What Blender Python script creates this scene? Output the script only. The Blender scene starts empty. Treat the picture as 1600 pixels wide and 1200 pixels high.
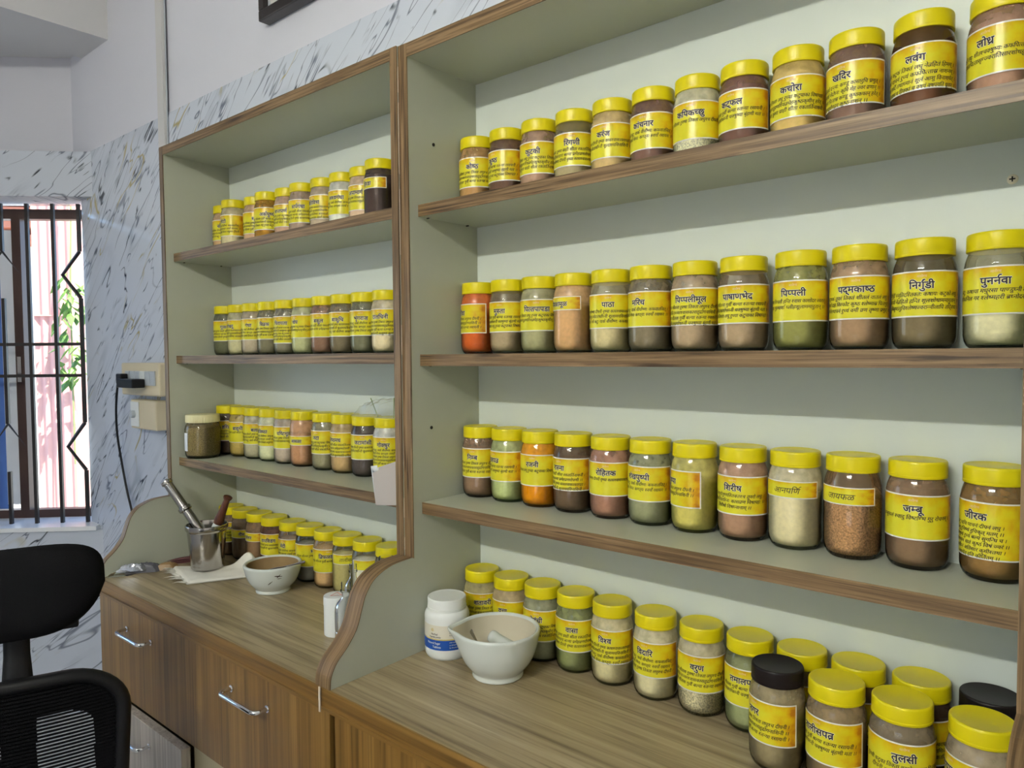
import bpy, bmesh, math, random
from math import sin, cos, pi, radians, sqrt, atan2
from mathutils import Matrix, Vector
# tuning values
EXPOSURE = 1.2
SKY = 6.0; SUN = 6.0
TUBE = 100.0; TUBECOL = (0.98, 1.0, 0.90)
LAM = (0.47, 0.49, 0.40); LAMB = (0.68, 0.73, 0.68)
LAB = ((0.72, 0.66, 0.03), (0.72, 0.56, 0.010), (0.66, 0.36, 0.006), (0.50, 0.19, 0.008))
CHROT = 70; CHSIDE = -1
random.seed(7)
S = bpy.context.scene
COL = S.collection

# ------------------------------------------------------------------ camera
CAM = (1.0778, -1.1636, 1.4968)
def cam_axes(yaw, pitch, roll):
    Rz = Matrix.Rotation(radians(yaw), 3, 'Z'); Rx = Matrix.Rotation(radians(pitch), 3, 'X'); Ry = Matrix.Rotation(radians(roll), 3, 'Y')
    return Rz @ Rx @ Ry
R_ = cam_axes(40.1654, -2.2653, 0.493)
cd = bpy.data.cameras.new('camera'); cam = bpy.data.objects.new('camera', cd); COL.objects.link(cam)
right, fwd, up = R_.col[0], R_.col[1], R_.col[2]
cam.matrix_world = Matrix(((right[0], up[0], -fwd[0], CAM[0]), (right[1], up[1], -fwd[1], CAM[1]), (right[2], up[2], -fwd[2], CAM[2]), (0, 0, 0, 1)))
cd.sensor_fit = 'HORIZONTAL'; cd.sensor_width = 36.0; cd.lens = 1123.5 / 1600 * 36; cd.clip_start = 0.02
S.camera = cam

# ------------------------------------------------------------------ sky, sun, exposure
S.view_settings.view_transform = 'Standard'; S.view_settings.look = 'None'
S.view_settings.gamma = 1.0; S.view_settings.use_curve_mapping = False
S.view_settings.exposure = EXPOSURE
W = bpy.data.worlds.new('world'); S.world = W; W.use_nodes = True
bg = W.node_tree.nodes['Background']
sky = W.node_tree.nodes.new('ShaderNodeTexSky'); sky.sky_type = 'HOSEK_WILKIE'; sky.turbidity = 3.0; sky.ground_albedo = 0.4
sky.sun_direction = Vector((0.55, 0.09, 0.83)).normalized()
W.node_tree.links.new(sky.outputs[0], bg.inputs[0]); bg.inputs[1].default_value = SKY
sl = bpy.data.lights.new('sun', 'SUN'); sl.energy = SUN; sl.angle = radians(0.6); sl.color = (1.0, 0.93, 0.82)
so = bpy.data.objects.new('sun', sl); COL.objects.link(so); so.location = (4, -3, 8)
so.rotation_euler = Vector((-0.55, -0.09, -0.83)).to_track_quat('-Z', 'Y').to_euler()
def portal(name, loc, direction, w, h):
    l = bpy.data.lights.new(name, 'AREA'); l.shape = 'RECTANGLE'; l.size = w; l.size_y = h; l.cycles.is_portal = True
    o = bpy.data.objects.new(name, l); COL.objects.link(o); o.location = loc
    o.rotation_euler = Vector(direction).to_track_quat('-Z', 'Y').to_euler()

# ------------------------------------------------------------------ materials
def mat(name):
    m = bpy.data.materials.new(name); m.use_nodes = True
    nt = m.node_tree; b = nt.nodes['Principled BSDF']
    return m, nt, b
def simple(name, col, rough=0.5, metal=0.0, spec=0.5, bump=0, bscale=100, **kw):
    m, nt, b = mat(name)
    b.inputs['Base Color'].default_value = (*col, 1); b.inputs['Roughness'].default_value = rough
    b.inputs['Metallic'].default_value = metal; b.inputs['Specular IOR Level'].default_value = spec
    for k, v in kw.items(): b.inputs[k].default_value = v
    # a little tonal variation so nothing is perfectly flat
    n = nt.nodes.new('ShaderNodeTexNoise'); n.inputs['Scale'].default_value = bscale if bump else 6
    tc = nt.nodes.new('ShaderNodeTexCoord'); nt.links.new(tc.outputs['Object'], n.inputs['Vector'])
    if bump:
        bp = nt.nodes.new('ShaderNodeBump'); bp.inputs['Strength'].default_value = bump; bp.inputs['Distance'].default_value = 0.002
        nt.links.new(n.outputs[0], bp.inputs['Height']); nt.links.new(bp.outputs[0], b.inputs['Normal'])
    else:
        r = nt.nodes.new('ShaderNodeMapRange'); r.inputs['To Min'].default_value = max(0.02, rough - 0.05); r.inputs['To Max'].default_value = rough + 0.05
        nt.links.new(n.outputs[0], r.inputs['Value']); nt.links.new(r.outputs[0], b.inputs['Roughness'])
    return m
def srgb(r, g, b):
    f = lambda c: (c / 255 / 12.92) if c / 255 <= 0.04045 else ((c / 255 + 0.055) / 1.055) ** 2.4
    return (f(r), f(g), f(b))
def ramp(nt, stops):
    r = nt.nodes.new('ShaderNodeValToRGB'); e = r.color_ramp.elements
    while len(e) < len(stops): e.new(0.5)
    for i, (p, c) in enumerate(stops): e[i].position = p; e[i].color = (*c, 1)
    return r
def wood(name, axes, c1, c2, c3, rough=0.4, s=1.0, spec=0.4, along=1.5, across=70, crack=0):
    m, nt, b = mat(name); L = nt.links.new
    tc = nt.nodes.new('ShaderNodeTexCoord'); mp = nt.nodes.new('ShaderNodeMapping')
    sc = [across * s] * 3
    for q in axes: sc['XYZ'.index(q)] = along * s
    mp.inputs['Scale'].default_value = sc
    L(tc.outputs['Object'], mp.inputs['Vector'])
    n1 = nt.nodes.new('ShaderNodeTexNoise'); n1.inputs['Scale'].default_value = 1.0; n1.inputs['Detail'].default_value = 6; n1.inputs['Roughness'].default_value = 0.6
    n1.inputs['Distortion'].default_value = 0.5
    L(mp.outputs[0], n1.inputs['Vector'])
    r = ramp(nt, [(0.38, c1), (0.5, c2), (0.62, c3)] if crack else [(0.28, c1), (0.5, c2), (0.72, c3)]); L(n1.outputs[0], r.inputs[0])
    mp2 = nt.nodes.new('ShaderNodeMapping'); sc2 = [across * (0.9 if crack else 3.2) * s] * 3
    for q in axes: sc2['XYZ'.index(q)] = along * (2 if crack else 4) * s
    mp2.inputs['Scale'].default_value = sc2
    L(tc.outputs['Object'], mp2.inputs['Vector'])
    n2 = nt.nodes.new('ShaderNodeTexNoise'); n2.inputs['Scale'].default_value = 1.0; n2.inputs['Detail'].default_value = 3; L(mp2.outputs[0], n2.inputs['Vector'])
    r2 = ramp(nt, [(0.3, (0.32, 0.29, 0.26) if crack else (0.62, 0.6, 0.58)), (0.42 if crack else 0.48, (1, 1, 1)), (1.0, (1.05, 1.05, 1.05))]); L(n2.outputs[0], r2.inputs[0])
    mx = nt.nodes.new('ShaderNodeMix'); mx.data_type = 'RGBA'; mx.blend_type = 'MULTIPLY'; mx.inputs[0].default_value = 1
    L(r.outputs[0], mx.inputs[6]); L(r2.outputs[0], mx.inputs[7]); L(mx.outputs[2], b.inputs['Base Color'])
    b.inputs['Roughness'].default_value = rough; b.inputs['Specular IOR Level'].default_value = spec
    bp = nt.nodes.new('ShaderNodeBump'); bp.inputs['Strength'].default_value = 0.15; bp.inputs['Distance'].default_value = 0.001
    L(n1.outputs[0], bp.inputs['Height']); L(bp.outputs[0], b.inputs['Normal'])
    return m
def marble(name, ang, base=(0.63, 0.67, 0.75)):
    """printed marble sheet: broken dark veins and a few gold ones running up to the right; local x along the wall, z up"""
    m, nt, b = mat(name); L = nt.links.new
    tc = nt.nodes.new('ShaderNodeTexCoord')
    def veins(seed, al, ac, width, mlo, mhi, msc):
        rt = nt.nodes.new('ShaderNodeVectorRotate'); rt.rotation_type = 'Y_AXIS'; rt.inputs['Angle'].default_value = ang
        L(tc.outputs['Object'], rt.inputs['Vector'])
        mp = nt.nodes.new('ShaderNodeMapping'); mp.inputs['Location'].default_value = (seed, seed * .7, seed * 1.3); mp.inputs['Scale'].default_value = (al, 1, ac)
        L(rt.outputs[0], mp.inputs['Vector'])
        n = nt.nodes.new('ShaderNodeTexNoise'); n.inputs['Scale'].default_value = 1; n.inputs['Detail'].default_value = 3; n.inputs['Roughness'].default_value = 0.5; n.inputs['Distortion'].default_value = 0.5
        L(mp.outputs[0], n.inputs['Vector'])
        s = nt.nodes.new('ShaderNodeMath'); s.operation = 'SUBTRACT'; s.inputs[1].default_value = 0.5; L(n.outputs[0], s.inputs[0])
        a = nt.nodes.new('ShaderNodeMath'); a.operation = 'ABSOLUTE'; L(s.outputs[0], a.inputs[0])
        r = nt.nodes.new('ShaderNodeMapRange'); r.interpolation_type = 'SMOOTHSTEP'
        r.inputs['From Min'].default_value = 0.0; r.inputs['From Max'].default_value = width; r.inputs['To Min'].default_value = 1; r.inputs['To Max'].default_value = 0
        L(a.outputs[0], r.inputs['Value'])
        k = nt.nodes.new('ShaderNodeTexNoise'); k.inputs['Scale'].default_value = msc; k.inputs['Detail'].default_value = 2
        mp3 = nt.nodes.new('ShaderNodeMapping'); mp3.inputs['Location'].default_value = (seed * 3, 0, seed); L(tc.outputs['Object'], mp3.inputs['Vector']); L(mp3.outputs[0], k.inputs['Vector'])
        r2 = nt.nodes.new('ShaderNodeMapRange'); r2.interpolation_type = 'SMOOTHSTEP'; r2.inputs['From Min'].default_value = mlo; r2.inputs['From Max'].default_value = mhi
        L(k.outputs[0], r2.inputs['Value'])
        p = nt.nodes.new('ShaderNodeMath'); p.operation = 'MULTIPLY'; L(r.outputs[0], p.inputs[0]); L(r2.outputs[0], p.inputs[1])
        return p.outputs[0]
    last = None
    rgb = nt.nodes.new('ShaderNodeRGB'); rgb.outputs[0].default_value = (*base, 1); last = rgb.outputs[0]
    for seed, al, ac, w, lo, hi, ms, c in (
            (3.1, 1.3, 6, 0.045, 0.45, 0.75, 3, (0.42, 0.46, 0.54)),
            (7.7, 1.3, 8, 0.010, 0.38, 0.52, 3, (0.22, 0.24, 0.30)),
            (21.7, 1.6, 12, 0.010, 0.44, 0.56, 5, (0.18, 0.20, 0.26)),
            (1.9, 1.4, 8, 0.015, 0.50, 0.58, 8, (0.03, 0.035, 0.05)),
            (12.3, 1.1, 5, 0.009, 0.51, 0.60, 4, (0.44, 0.37, 0.18))):
        f = veins(seed, al, ac, w, lo, hi, ms)
        mx = nt.nodes.new('ShaderNodeMix'); mx.data_type = 'RGBA'; L(f, mx.inputs[0]); L(last, mx.inputs[6]); mx.inputs[7].default_value = (*c, 1); last = mx.outputs[2]
    L(last, b.inputs['Base Color']); b.inputs['Roughness'].default_value = 0.12; b.inputs['Specular IOR Level'].default_value = 0.5
    return m

M = {}
M['laminate'] = simple('laminate_pale_green', LAM, 0.32, spec=0.4)
M['laminate_back'] = simple('laminate_back', LAMB, 0.4, spec=0.35)
_e = (srgb(86, 66, 42), srgb(116, 92, 62), srgb(138, 113, 82))
M['edge_x'] = wood('edge_band_x', 'X', *_e, rough=0.42, across=230, along=4, crack=1)
M['edge_z'] = wood('edge_band_z', 'YZ', *_e, rough=0.36, across=200, along=3, crack=1)
_c = (srgb(118, 104, 78), srgb(160, 144, 113), srgb(183, 168, 136))
M['counter'] = wood('counter_laminate', 'X', *_c, rough=0.3, along=1.2, across=42)
_f = (srgb(92, 65, 28), srgb(124, 92, 44), srgb(148, 114, 60))
M['front_z'] = wood('cabinet_front', 'Z', *_f, rough=0.3, along=0.8, across=46)
M['front_x'] = wood('cabinet_rail', 'X', *_f, rough=0.32, along=0.9, across=46)
M['front_glare'] = wood('drawer_front_glare', 'Z', srgb(150, 140, 128), srgb(176, 166, 154), srgb(192, 182, 170), rough=0.3, along=0.8, across=46)  # same brown wood; the window light it reflects is painted in as grey
M['beige'] = simple('beige_board', srgb(172, 160, 128), 0.5)
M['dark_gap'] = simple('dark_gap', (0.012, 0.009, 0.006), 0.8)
M['marble_back'] = marble('marble_back', radians(40))
M['marble_left'] = marble('marble_left', radians(-38))
M['paint'] = simple('wall_paint', (0.68, 0.68, 0.74), 0.7, bump=0.05, bscale=60)
M['paint_warm'] = simple('room_paint', (0.78, 0.73, 0.70), 0.7)
M['ceiling'] = simple('ceiling_paint', (0.68, 0.67, 0.67), 0.8, bump=0.05, bscale=40)
M['floor'] = simple('floor_tile', (0.52, 0.50, 0.49), 0.25)
M['lid'] = simple('yellow_plastic', (0.74, 0.62, 0.004), 0.36, spec=0.45)
M['lid_dark'] = simple('dark_brown_plastic', (0.012, 0.008, 0.008), 0.42, spec=0.2)
M['lid_cream'] = simple('cream_plastic', (0.76, 0.70, 0.40), 0.4)
M['ink'] = simple('black_ink', (0.02, 0.012, 0.02), 0.6)
M['white_ink'] = simple('white_ink', (0.85, 0.80, 0.72), 0.6)
M['pink_ink'] = simple('pale_pink_ink', (0.80, 0.58, 0.38), 0.6)
M['ceramic'] = simple('white_ceramic', (0.67, 0.71, 0.67), 0.12, spec=0.5)
M['ceramic_in'] = simple('unglazed_inside', (0.62, 0.57, 0.44), 0.6)
M['paste'] = simple('brown_residue', srgb(150, 124, 84), 0.8, bump=0.3, bscale=80)
M['stain'] = simple('dark_stain', (0.05, 0.025, 0.012), 0.7)
M['steel'] = simple('stainless_steel', (0.50, 0.48, 0.46), 0.16, metal=1.0)
M['chrome'] = simple('chrome', (0.80, 0.82, 0.84), 0.07, metal=1.0)
M['wood_dark'] = wood('turned_wood', 'Z', srgb(62, 34, 24), srgb(92, 52, 36), srgb(116, 72, 50), rough=0.4, along=6, across=90)
M['cloth'] = simple('white_cotton', (0.86, 0.84, 0.76), 0.9, bump=0.5, bscale=700)
M['foil'] = simple('silver_foil', (0.55, 0.57, 0.62), 0.22, metal=0.85)
M['sachet_dark'] = simple('dark_sachet', (0.10, 0.10, 0.12), 0.25)
M['sachet_brown'] = simple('tan_sachet', srgb(150, 120, 80), 0.4)
M['maroon'] = simple('maroon_packet', srgb(110, 70, 72), 0.45)
M['plastic_white'] = simple('white_plastic', (0.80, 0.82, 0.80), 0.3)
M['paper_label'] = simple('cream_paper_label', (0.74, 0.70, 0.58), 0.5)
M['blue_ink'] = simple('blue_print', (0.004, 0.07, 0.36), 0.4)
M['gold_ink'] = simple('gold_print', (0.62, 0.47, 0.14), 0.4)
M['red_ink'] = simple('red_print', (0.70, 0.25, 0.20), 0.5)
M['paper'] = simple('lilac_paper', (0.50, 0.45, 0.42), 0.8, bump=0.2, bscale=60)
M['tissue'] = simple('white_tissue', (0.76, 0.78, 0.82), 0.7)
M['black_fabric'] = simple('black_mesh_fabric', (0.005, 0.005, 0.006), 0.85, spec=0.12, bump=0.5, bscale=900)
M['black_plastic'] = simple('black_plastic', (0.006, 0.006, 0.007), 0.45, spec=0.3)
M['iron'] = simple('black_iron', (0.022, 0.018, 0.018), 0.35)
M['window_brown'] = simple('brown_window_frame', srgb(72, 50, 44), 0.4)
M['stone'] = simple('white_sill', (0.92, 0.93, 0.95), 0.25)
M['cream_board'] = simple('cream_switchboard', srgb(214, 200, 168), 0.4)
M['switch'] = simple('grey_switch', (0.50, 0.54, 0.58), 0.3)
M['conduit'] = simple('conduit_plastic', (0.60, 0.59, 0.58), 0.4)
M['frame_dark'] = simple('dark_picture_frame', (0.018, 0.012, 0.012), 0.3)
M['mount'] = simple('picture_mount', (0.66, 0.65, 0.60), 0.6)
M['screw'] = simple('brass_screw', (0.95, 0.88, 0.70), 0.35)
M['seam'] = simple('pale_sealant', (0.66, 0.58, 0.46), 0.4)
M['tube_body'] = simple('lamp_body', (0.8, 0.8, 0.8), 0.4)
M['pink_wall'] = simple('pink_fluted_wall', (0.80, 0.44, 0.38), 0.6)
M['white_wall'] = simple('white_outside_wall', (0.85, 0.83, 0.80), 0.7)
M['roof_tile'] = simple('red_roof_tile', (0.55, 0.20, 0.12), 0.7)
M['leaf'] = simple('green_leaf', (0.12, 0.24, 0.05), 0.5)
M['bark'] = simple('green_stem', (0.25, 0.30, 0.12), 0.7)
M['yard'] = simple('sunlit_yard', (0.62, 0.60, 0.56), 0.9)
M['ground'] = simple('outside_ground', (0.45, 0.38, 0.30), 0.9)
M['sky_pane'] = simple('sky_reflection_pane', (0.10, 0.22, 0.62), 0.08)  # opaque pane; the sky it reflects is put into the colour as blue
M['ash'] = simple('ash_white_frame', (0.75, 0.78, 0.85), 0.4)
m, nt, b = mat('lamp_tube'); b.inputs['Emission Color'].default_value = (*TUBECOL, 1); b.inputs['Emission Strength'].default_value = TUBE; b.inputs['Base Color'].default_value = (1, 1, 1, 1); M['tube'] = m

# thin clear glass: clear inside, reflecting by Fresnel, greener and darker towards its edges and in its thick foot
def glassmat(name, ior=1.5, tint=(0.975, 0.985, 0.97), edge=(0.66, 0.72, 0.66), dusty=True):
    m, nt, b = mat(name); L = nt.links.new; nt.nodes.remove(b); out = nt.nodes['Material Output']
    tr = nt.nodes.new('ShaderNodeBsdfTransparent'); gl = nt.nodes.new('ShaderNodeBsdfGlossy'); gl.inputs['Roughness'].default_value = 0.03
    fr = nt.nodes.new('ShaderNodeFresnel'); fr.inputs['IOR'].default_value = ior
    lw = nt.nodes.new('ShaderNodeLayerWeight'); lw.inputs['Blend'].default_value = 0.25
    cr = ramp(nt, [(0.35, tint), (0.95, edge)]); L(lw.outputs['Facing'], cr.inputs[0])
    tc = nt.nodes.new('ShaderNodeTexCoord'); sx = nt.nodes.new('ShaderNodeSeparateXYZ'); L(tc.outputs['Object'], sx.inputs[0])
    base = cr.outputs[0]
    if dusty:
        foot = nt.nodes.new('ShaderNodeMapRange'); foot.inputs['From Min'].default_value = 0.002; foot.inputs['From Max'].default_value = 0.012; L(sx.outputs[2], foot.inputs['Value'])
        fm = nt.nodes.new('ShaderNodeMix'); fm.data_type = 'RGBA'; L(foot.outputs[0], fm.inputs[0]); fm.inputs[6].default_value = (0.70, 0.76, 0.70, 1); fm.inputs[7].default_value = (1, 1, 1, 1)
        mm = nt.nodes.new('ShaderNodeMix'); mm.data_type = 'RGBA'; mm.blend_type = 'MULTIPLY'; mm.inputs[0].default_value = 1; L(base, mm.inputs[6]); L(fm.outputs[2], mm.inputs[7]); base = mm.outputs[2]
    L(base, tr.inputs['Color'])
    body = tr.outputs[0]
    if dusty:   # powder clinging to the inside of the shoulder, in the colour of the powder
        oi = nt.nodes.new('ShaderNodeObjectInfo'); df = nt.nodes.new('ShaderNodeBsdfDiffuse'); L(oi.outputs['Color'], df.inputs['Color'])
        n = nt.nodes.new('ShaderNodeTexNoise'); n.inputs['Scale'].default_value = 70; n.inputs['Detail'].default_value = 5
        ad = nt.nodes.new('ShaderNodeVectorMath'); L(tc.outputs['Object'], ad.inputs[0]); L(oi.outputs['Random'], ad.inputs[1]); L(ad.outputs[0], n.inputs['Vector'])
        r = nt.nodes.new('ShaderNodeMapRange'); r.inputs['From Min'].default_value = 0.30; r.inputs['From Max'].default_value = 0.72; r.inputs['To Min'].default_value = 0.5; r.inputs['To Max'].default_value = 0.92; L(n.outputs[0], r.inputs['Value'])
        pw = nt.nodes.new('ShaderNodeMath'); pw.operation = 'MULTIPLY'; L(r.outputs[0], pw.inputs[0]); L(oi.outputs['Alpha'], pw.inputs[1])
        hi = nt.nodes.new('ShaderNodeMapRange'); hi.interpolation_type = 'SMOOTHSTEP'; hi.inputs['From Min'].default_value = 0.078; hi.inputs['From Max'].default_value = 0.100; L(sx.outputs[2], hi.inputs['Value'])
        pq = nt.nodes.new('ShaderNodeMath'); pq.operation = 'MULTIPLY'; L(pw.outputs[0], pq.inputs[0]); L(hi.outputs[0], pq.inputs[1]); pw = pq
        ms = nt.nodes.new('ShaderNodeMixShader'); L(pw.outputs[0], ms.inputs[0]); L(tr.outputs[0], ms.inputs[1]); L(df.outputs[0], ms.inputs[2]); body = ms.outputs[0]
    mx = nt.nodes.new('ShaderNodeMixShader'); L(fr.outputs[0], mx.inputs[0]); L(body, mx.inputs[1]); L(gl.outputs[0], mx.inputs[2]); L(mx.outputs[0], out.inputs['Surface'])
    return m
M['glass'] = glassmat('jar_glass')
m, nt, b = mat('thin_film'); L = nt.links.new; nt.nodes.remove(b)
tr = nt.nodes.new('ShaderNodeBsdfTransparent'); tl = nt.nodes.new('ShaderNodeBsdfTranslucent'); df = nt.nodes.new('ShaderNodeBsdfDiffuse'); gl = nt.nodes.new('ShaderNodeBsdfGlossy'); gl.inputs['Roughness'].default_value = 0.15
for q in (tl, df): q.inputs['Color'].default_value = (0.85, 0.90, 0.88, 1)
x1 = nt.nodes.new('ShaderNodeMixShader'); x1.inputs[0].default_value = 0.5; L(tl.outputs[0], x1.inputs[1]); L(df.outputs[0], x1.inputs[2])
x2 = nt.nodes.new('ShaderNodeMixShader'); x2.inputs[0].default_value = 0.22; L(tr.outputs[0], x2.inputs[1]); L(x1.outputs[0], x2.inputs[2])
x3 = nt.nodes.new('ShaderNodeMixShader'); x3.inputs[0].default_value = 0.05; L(x2.outputs[0], x3.inputs[1]); L(gl.outputs[0], x3.inputs[2]); L(x3.outputs[0], nt.nodes['Material Output'].inputs['Surface'])
M['film'] = m
M['clear'] = glassmat('clear_plastic', 1.3, (0.985, 0.99, 0.99), (0.84, 0.87, 0.88), False)
# powder takes each jar's own colour
m, nt, b = mat('powder'); L = nt.links.new
oi = nt.nodes.new('ShaderNodeObjectInfo'); tc = nt.nodes.new('ShaderNodeTexCoord'); ad = nt.nodes.new('ShaderNodeVectorMath'); L(tc.outputs['Object'], ad.inputs[0]); L(oi.outputs['Random'], ad.inputs[1])
n = nt.nodes.new('ShaderNodeTexNoise'); n.inputs['Scale'].default_value = 160; n.inputs['Detail'].default_value = 6; L(ad.outputs[0], n.inputs['Vector'])
r = nt.nodes.new('ShaderNodeMapRange'); r.inputs['From Min'].default_value = 0.3; r.inputs['From Max'].default_value = 0.7; r.inputs['To Min'].default_value = 0.92; r.inputs['To Max'].default_value = 1.07; L(n.outputs[0], r.inputs['Value'])
mx = nt.nodes.new('ShaderNodeMix'); mx.data_type = 'RGBA'; mx.blend_type = 'MULTIPLY'; mx.inputs[0].default_value = 1; L(oi.outputs['Color'], mx.inputs[6]); L(r.outputs[0], mx.inputs[7]); L(mx.outputs[2], b.inputs['Base Color'])
b.inputs['Roughness'].default_value = 0.9; b.inputs['Specular IOR Level'].default_value = 0.1; M['powder'] = m
# coarse powder: same with visible grains
m2 = m.copy(); m2.name = 'coarse_powder'; n2 = [x for x in m2.node_tree.nodes if x.bl_idname == 'ShaderNodeTexNoise'][0]; n2.inputs['Scale'].default_value = 420
r2 = [x for x in m2.node_tree.nodes if x.bl_idname == 'ShaderNodeMapRange'][0]; r2.inputs['To Min'].default_value = 0.45; r2.inputs['To Max'].default_value = 1.35; M['coarse'] = m2
# printed label: yellow, running to orange at the head and the right end, mottled, white margin (UV = sheet)
m, nt, b = mat('printed_label'); L = nt.links.new
uv = nt.nodes.new('ShaderNodeUVMap'); sx = nt.nodes.new('ShaderNodeSeparateXYZ'); L(uv.outputs[0], sx.inputs[0])
oi = nt.nodes.new('ShaderNodeObjectInfo')
n = nt.nodes.new('ShaderNodeTexNoise'); n.inputs['Scale'].default_value = 4; n.inputs['Detail'].default_value = 4
st = nt.nodes.new('ShaderNodeMapping'); st.inputs['Scale'].default_value = (2.2, 1, 1); L(uv.outputs[0], st.inputs['Vector']); L(st.outputs[0], n.inputs['Vector'])
def mth(op, a, c, cl=False):
    k = nt.nodes.new('ShaderNodeMath'); k.operation = op; k.use_clamp = cl
    for i, x in enumerate((a, c)):
        if isinstance(x, (int, float)): k.inputs[i].default_value = x
        else: L(x, k.inputs[i])
    return k.outputs[0]
def sst(x, lo, hi):
    r = nt.nodes.new('ShaderNodeMapRange'); r.interpolation_type = 'SMOOTHSTEP'; r.inputs['From Min'].default_value = lo; r.inputs['From Max'].default_value = hi; L(x, r.inputs['Value']); return r.outputs[0]
U, V = sx.outputs[0], sx.outputs[1]
org = mth('MAXIMUM', mth('MULTIPLY', sst(U, 0.55, 1.0), 0.85), mth('MULTIPLY', sst(V, 0.62, 1.0), 0.75))
org = mth('MAXIMUM', org, mth('MULTIPLY', mth('SUBTRACT', 1.0, sst(U, 0.0, 0.10)), 0.5))
org = mth('ADD', org, mth('MULTIPLY', mth('SUBTRACT', n.outputs[0], 0.50), 1.1), True)
cr = ramp(nt, [(0.0, LAB[0]), (0.45, LAB[1]), (0.8, LAB[2]), (1.0, LAB[3])]); L(org, cr.inputs[0])
du = mth('MULTIPLY', mth('MINIMUM', U, mth('SUBTRACT', 1.0, U)), 2.17); dv = mth('MINIMUM', V, mth('SUBTRACT', 1.0, V))
asp = nt.nodes.new('ShaderNodeAttribute'); asp.attribute_name = 'aspect'; asp.attribute_type = 'OBJECT'
dv = mth('MULTIPLY', dv, asp.outputs['Fac'])
bd = mth('LESS_THAN', mth('MINIMUM', du, dv), 0.032)
mx = nt.nodes.new('ShaderNodeMix'); mx.data_type = 'RGBA'; L(bd, mx.inputs[0]); L(cr.outputs[0], mx.inputs[6]); mx.inputs[7].default_value = (0.80, 0.78, 0.72, 1)
L(mx.outputs[2], b.inputs['Base Color']); b.inputs['Roughness'].default_value = 0.28; b.inputs['Specular IOR Level'].default_value = 0.4; M['label'] = m

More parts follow.
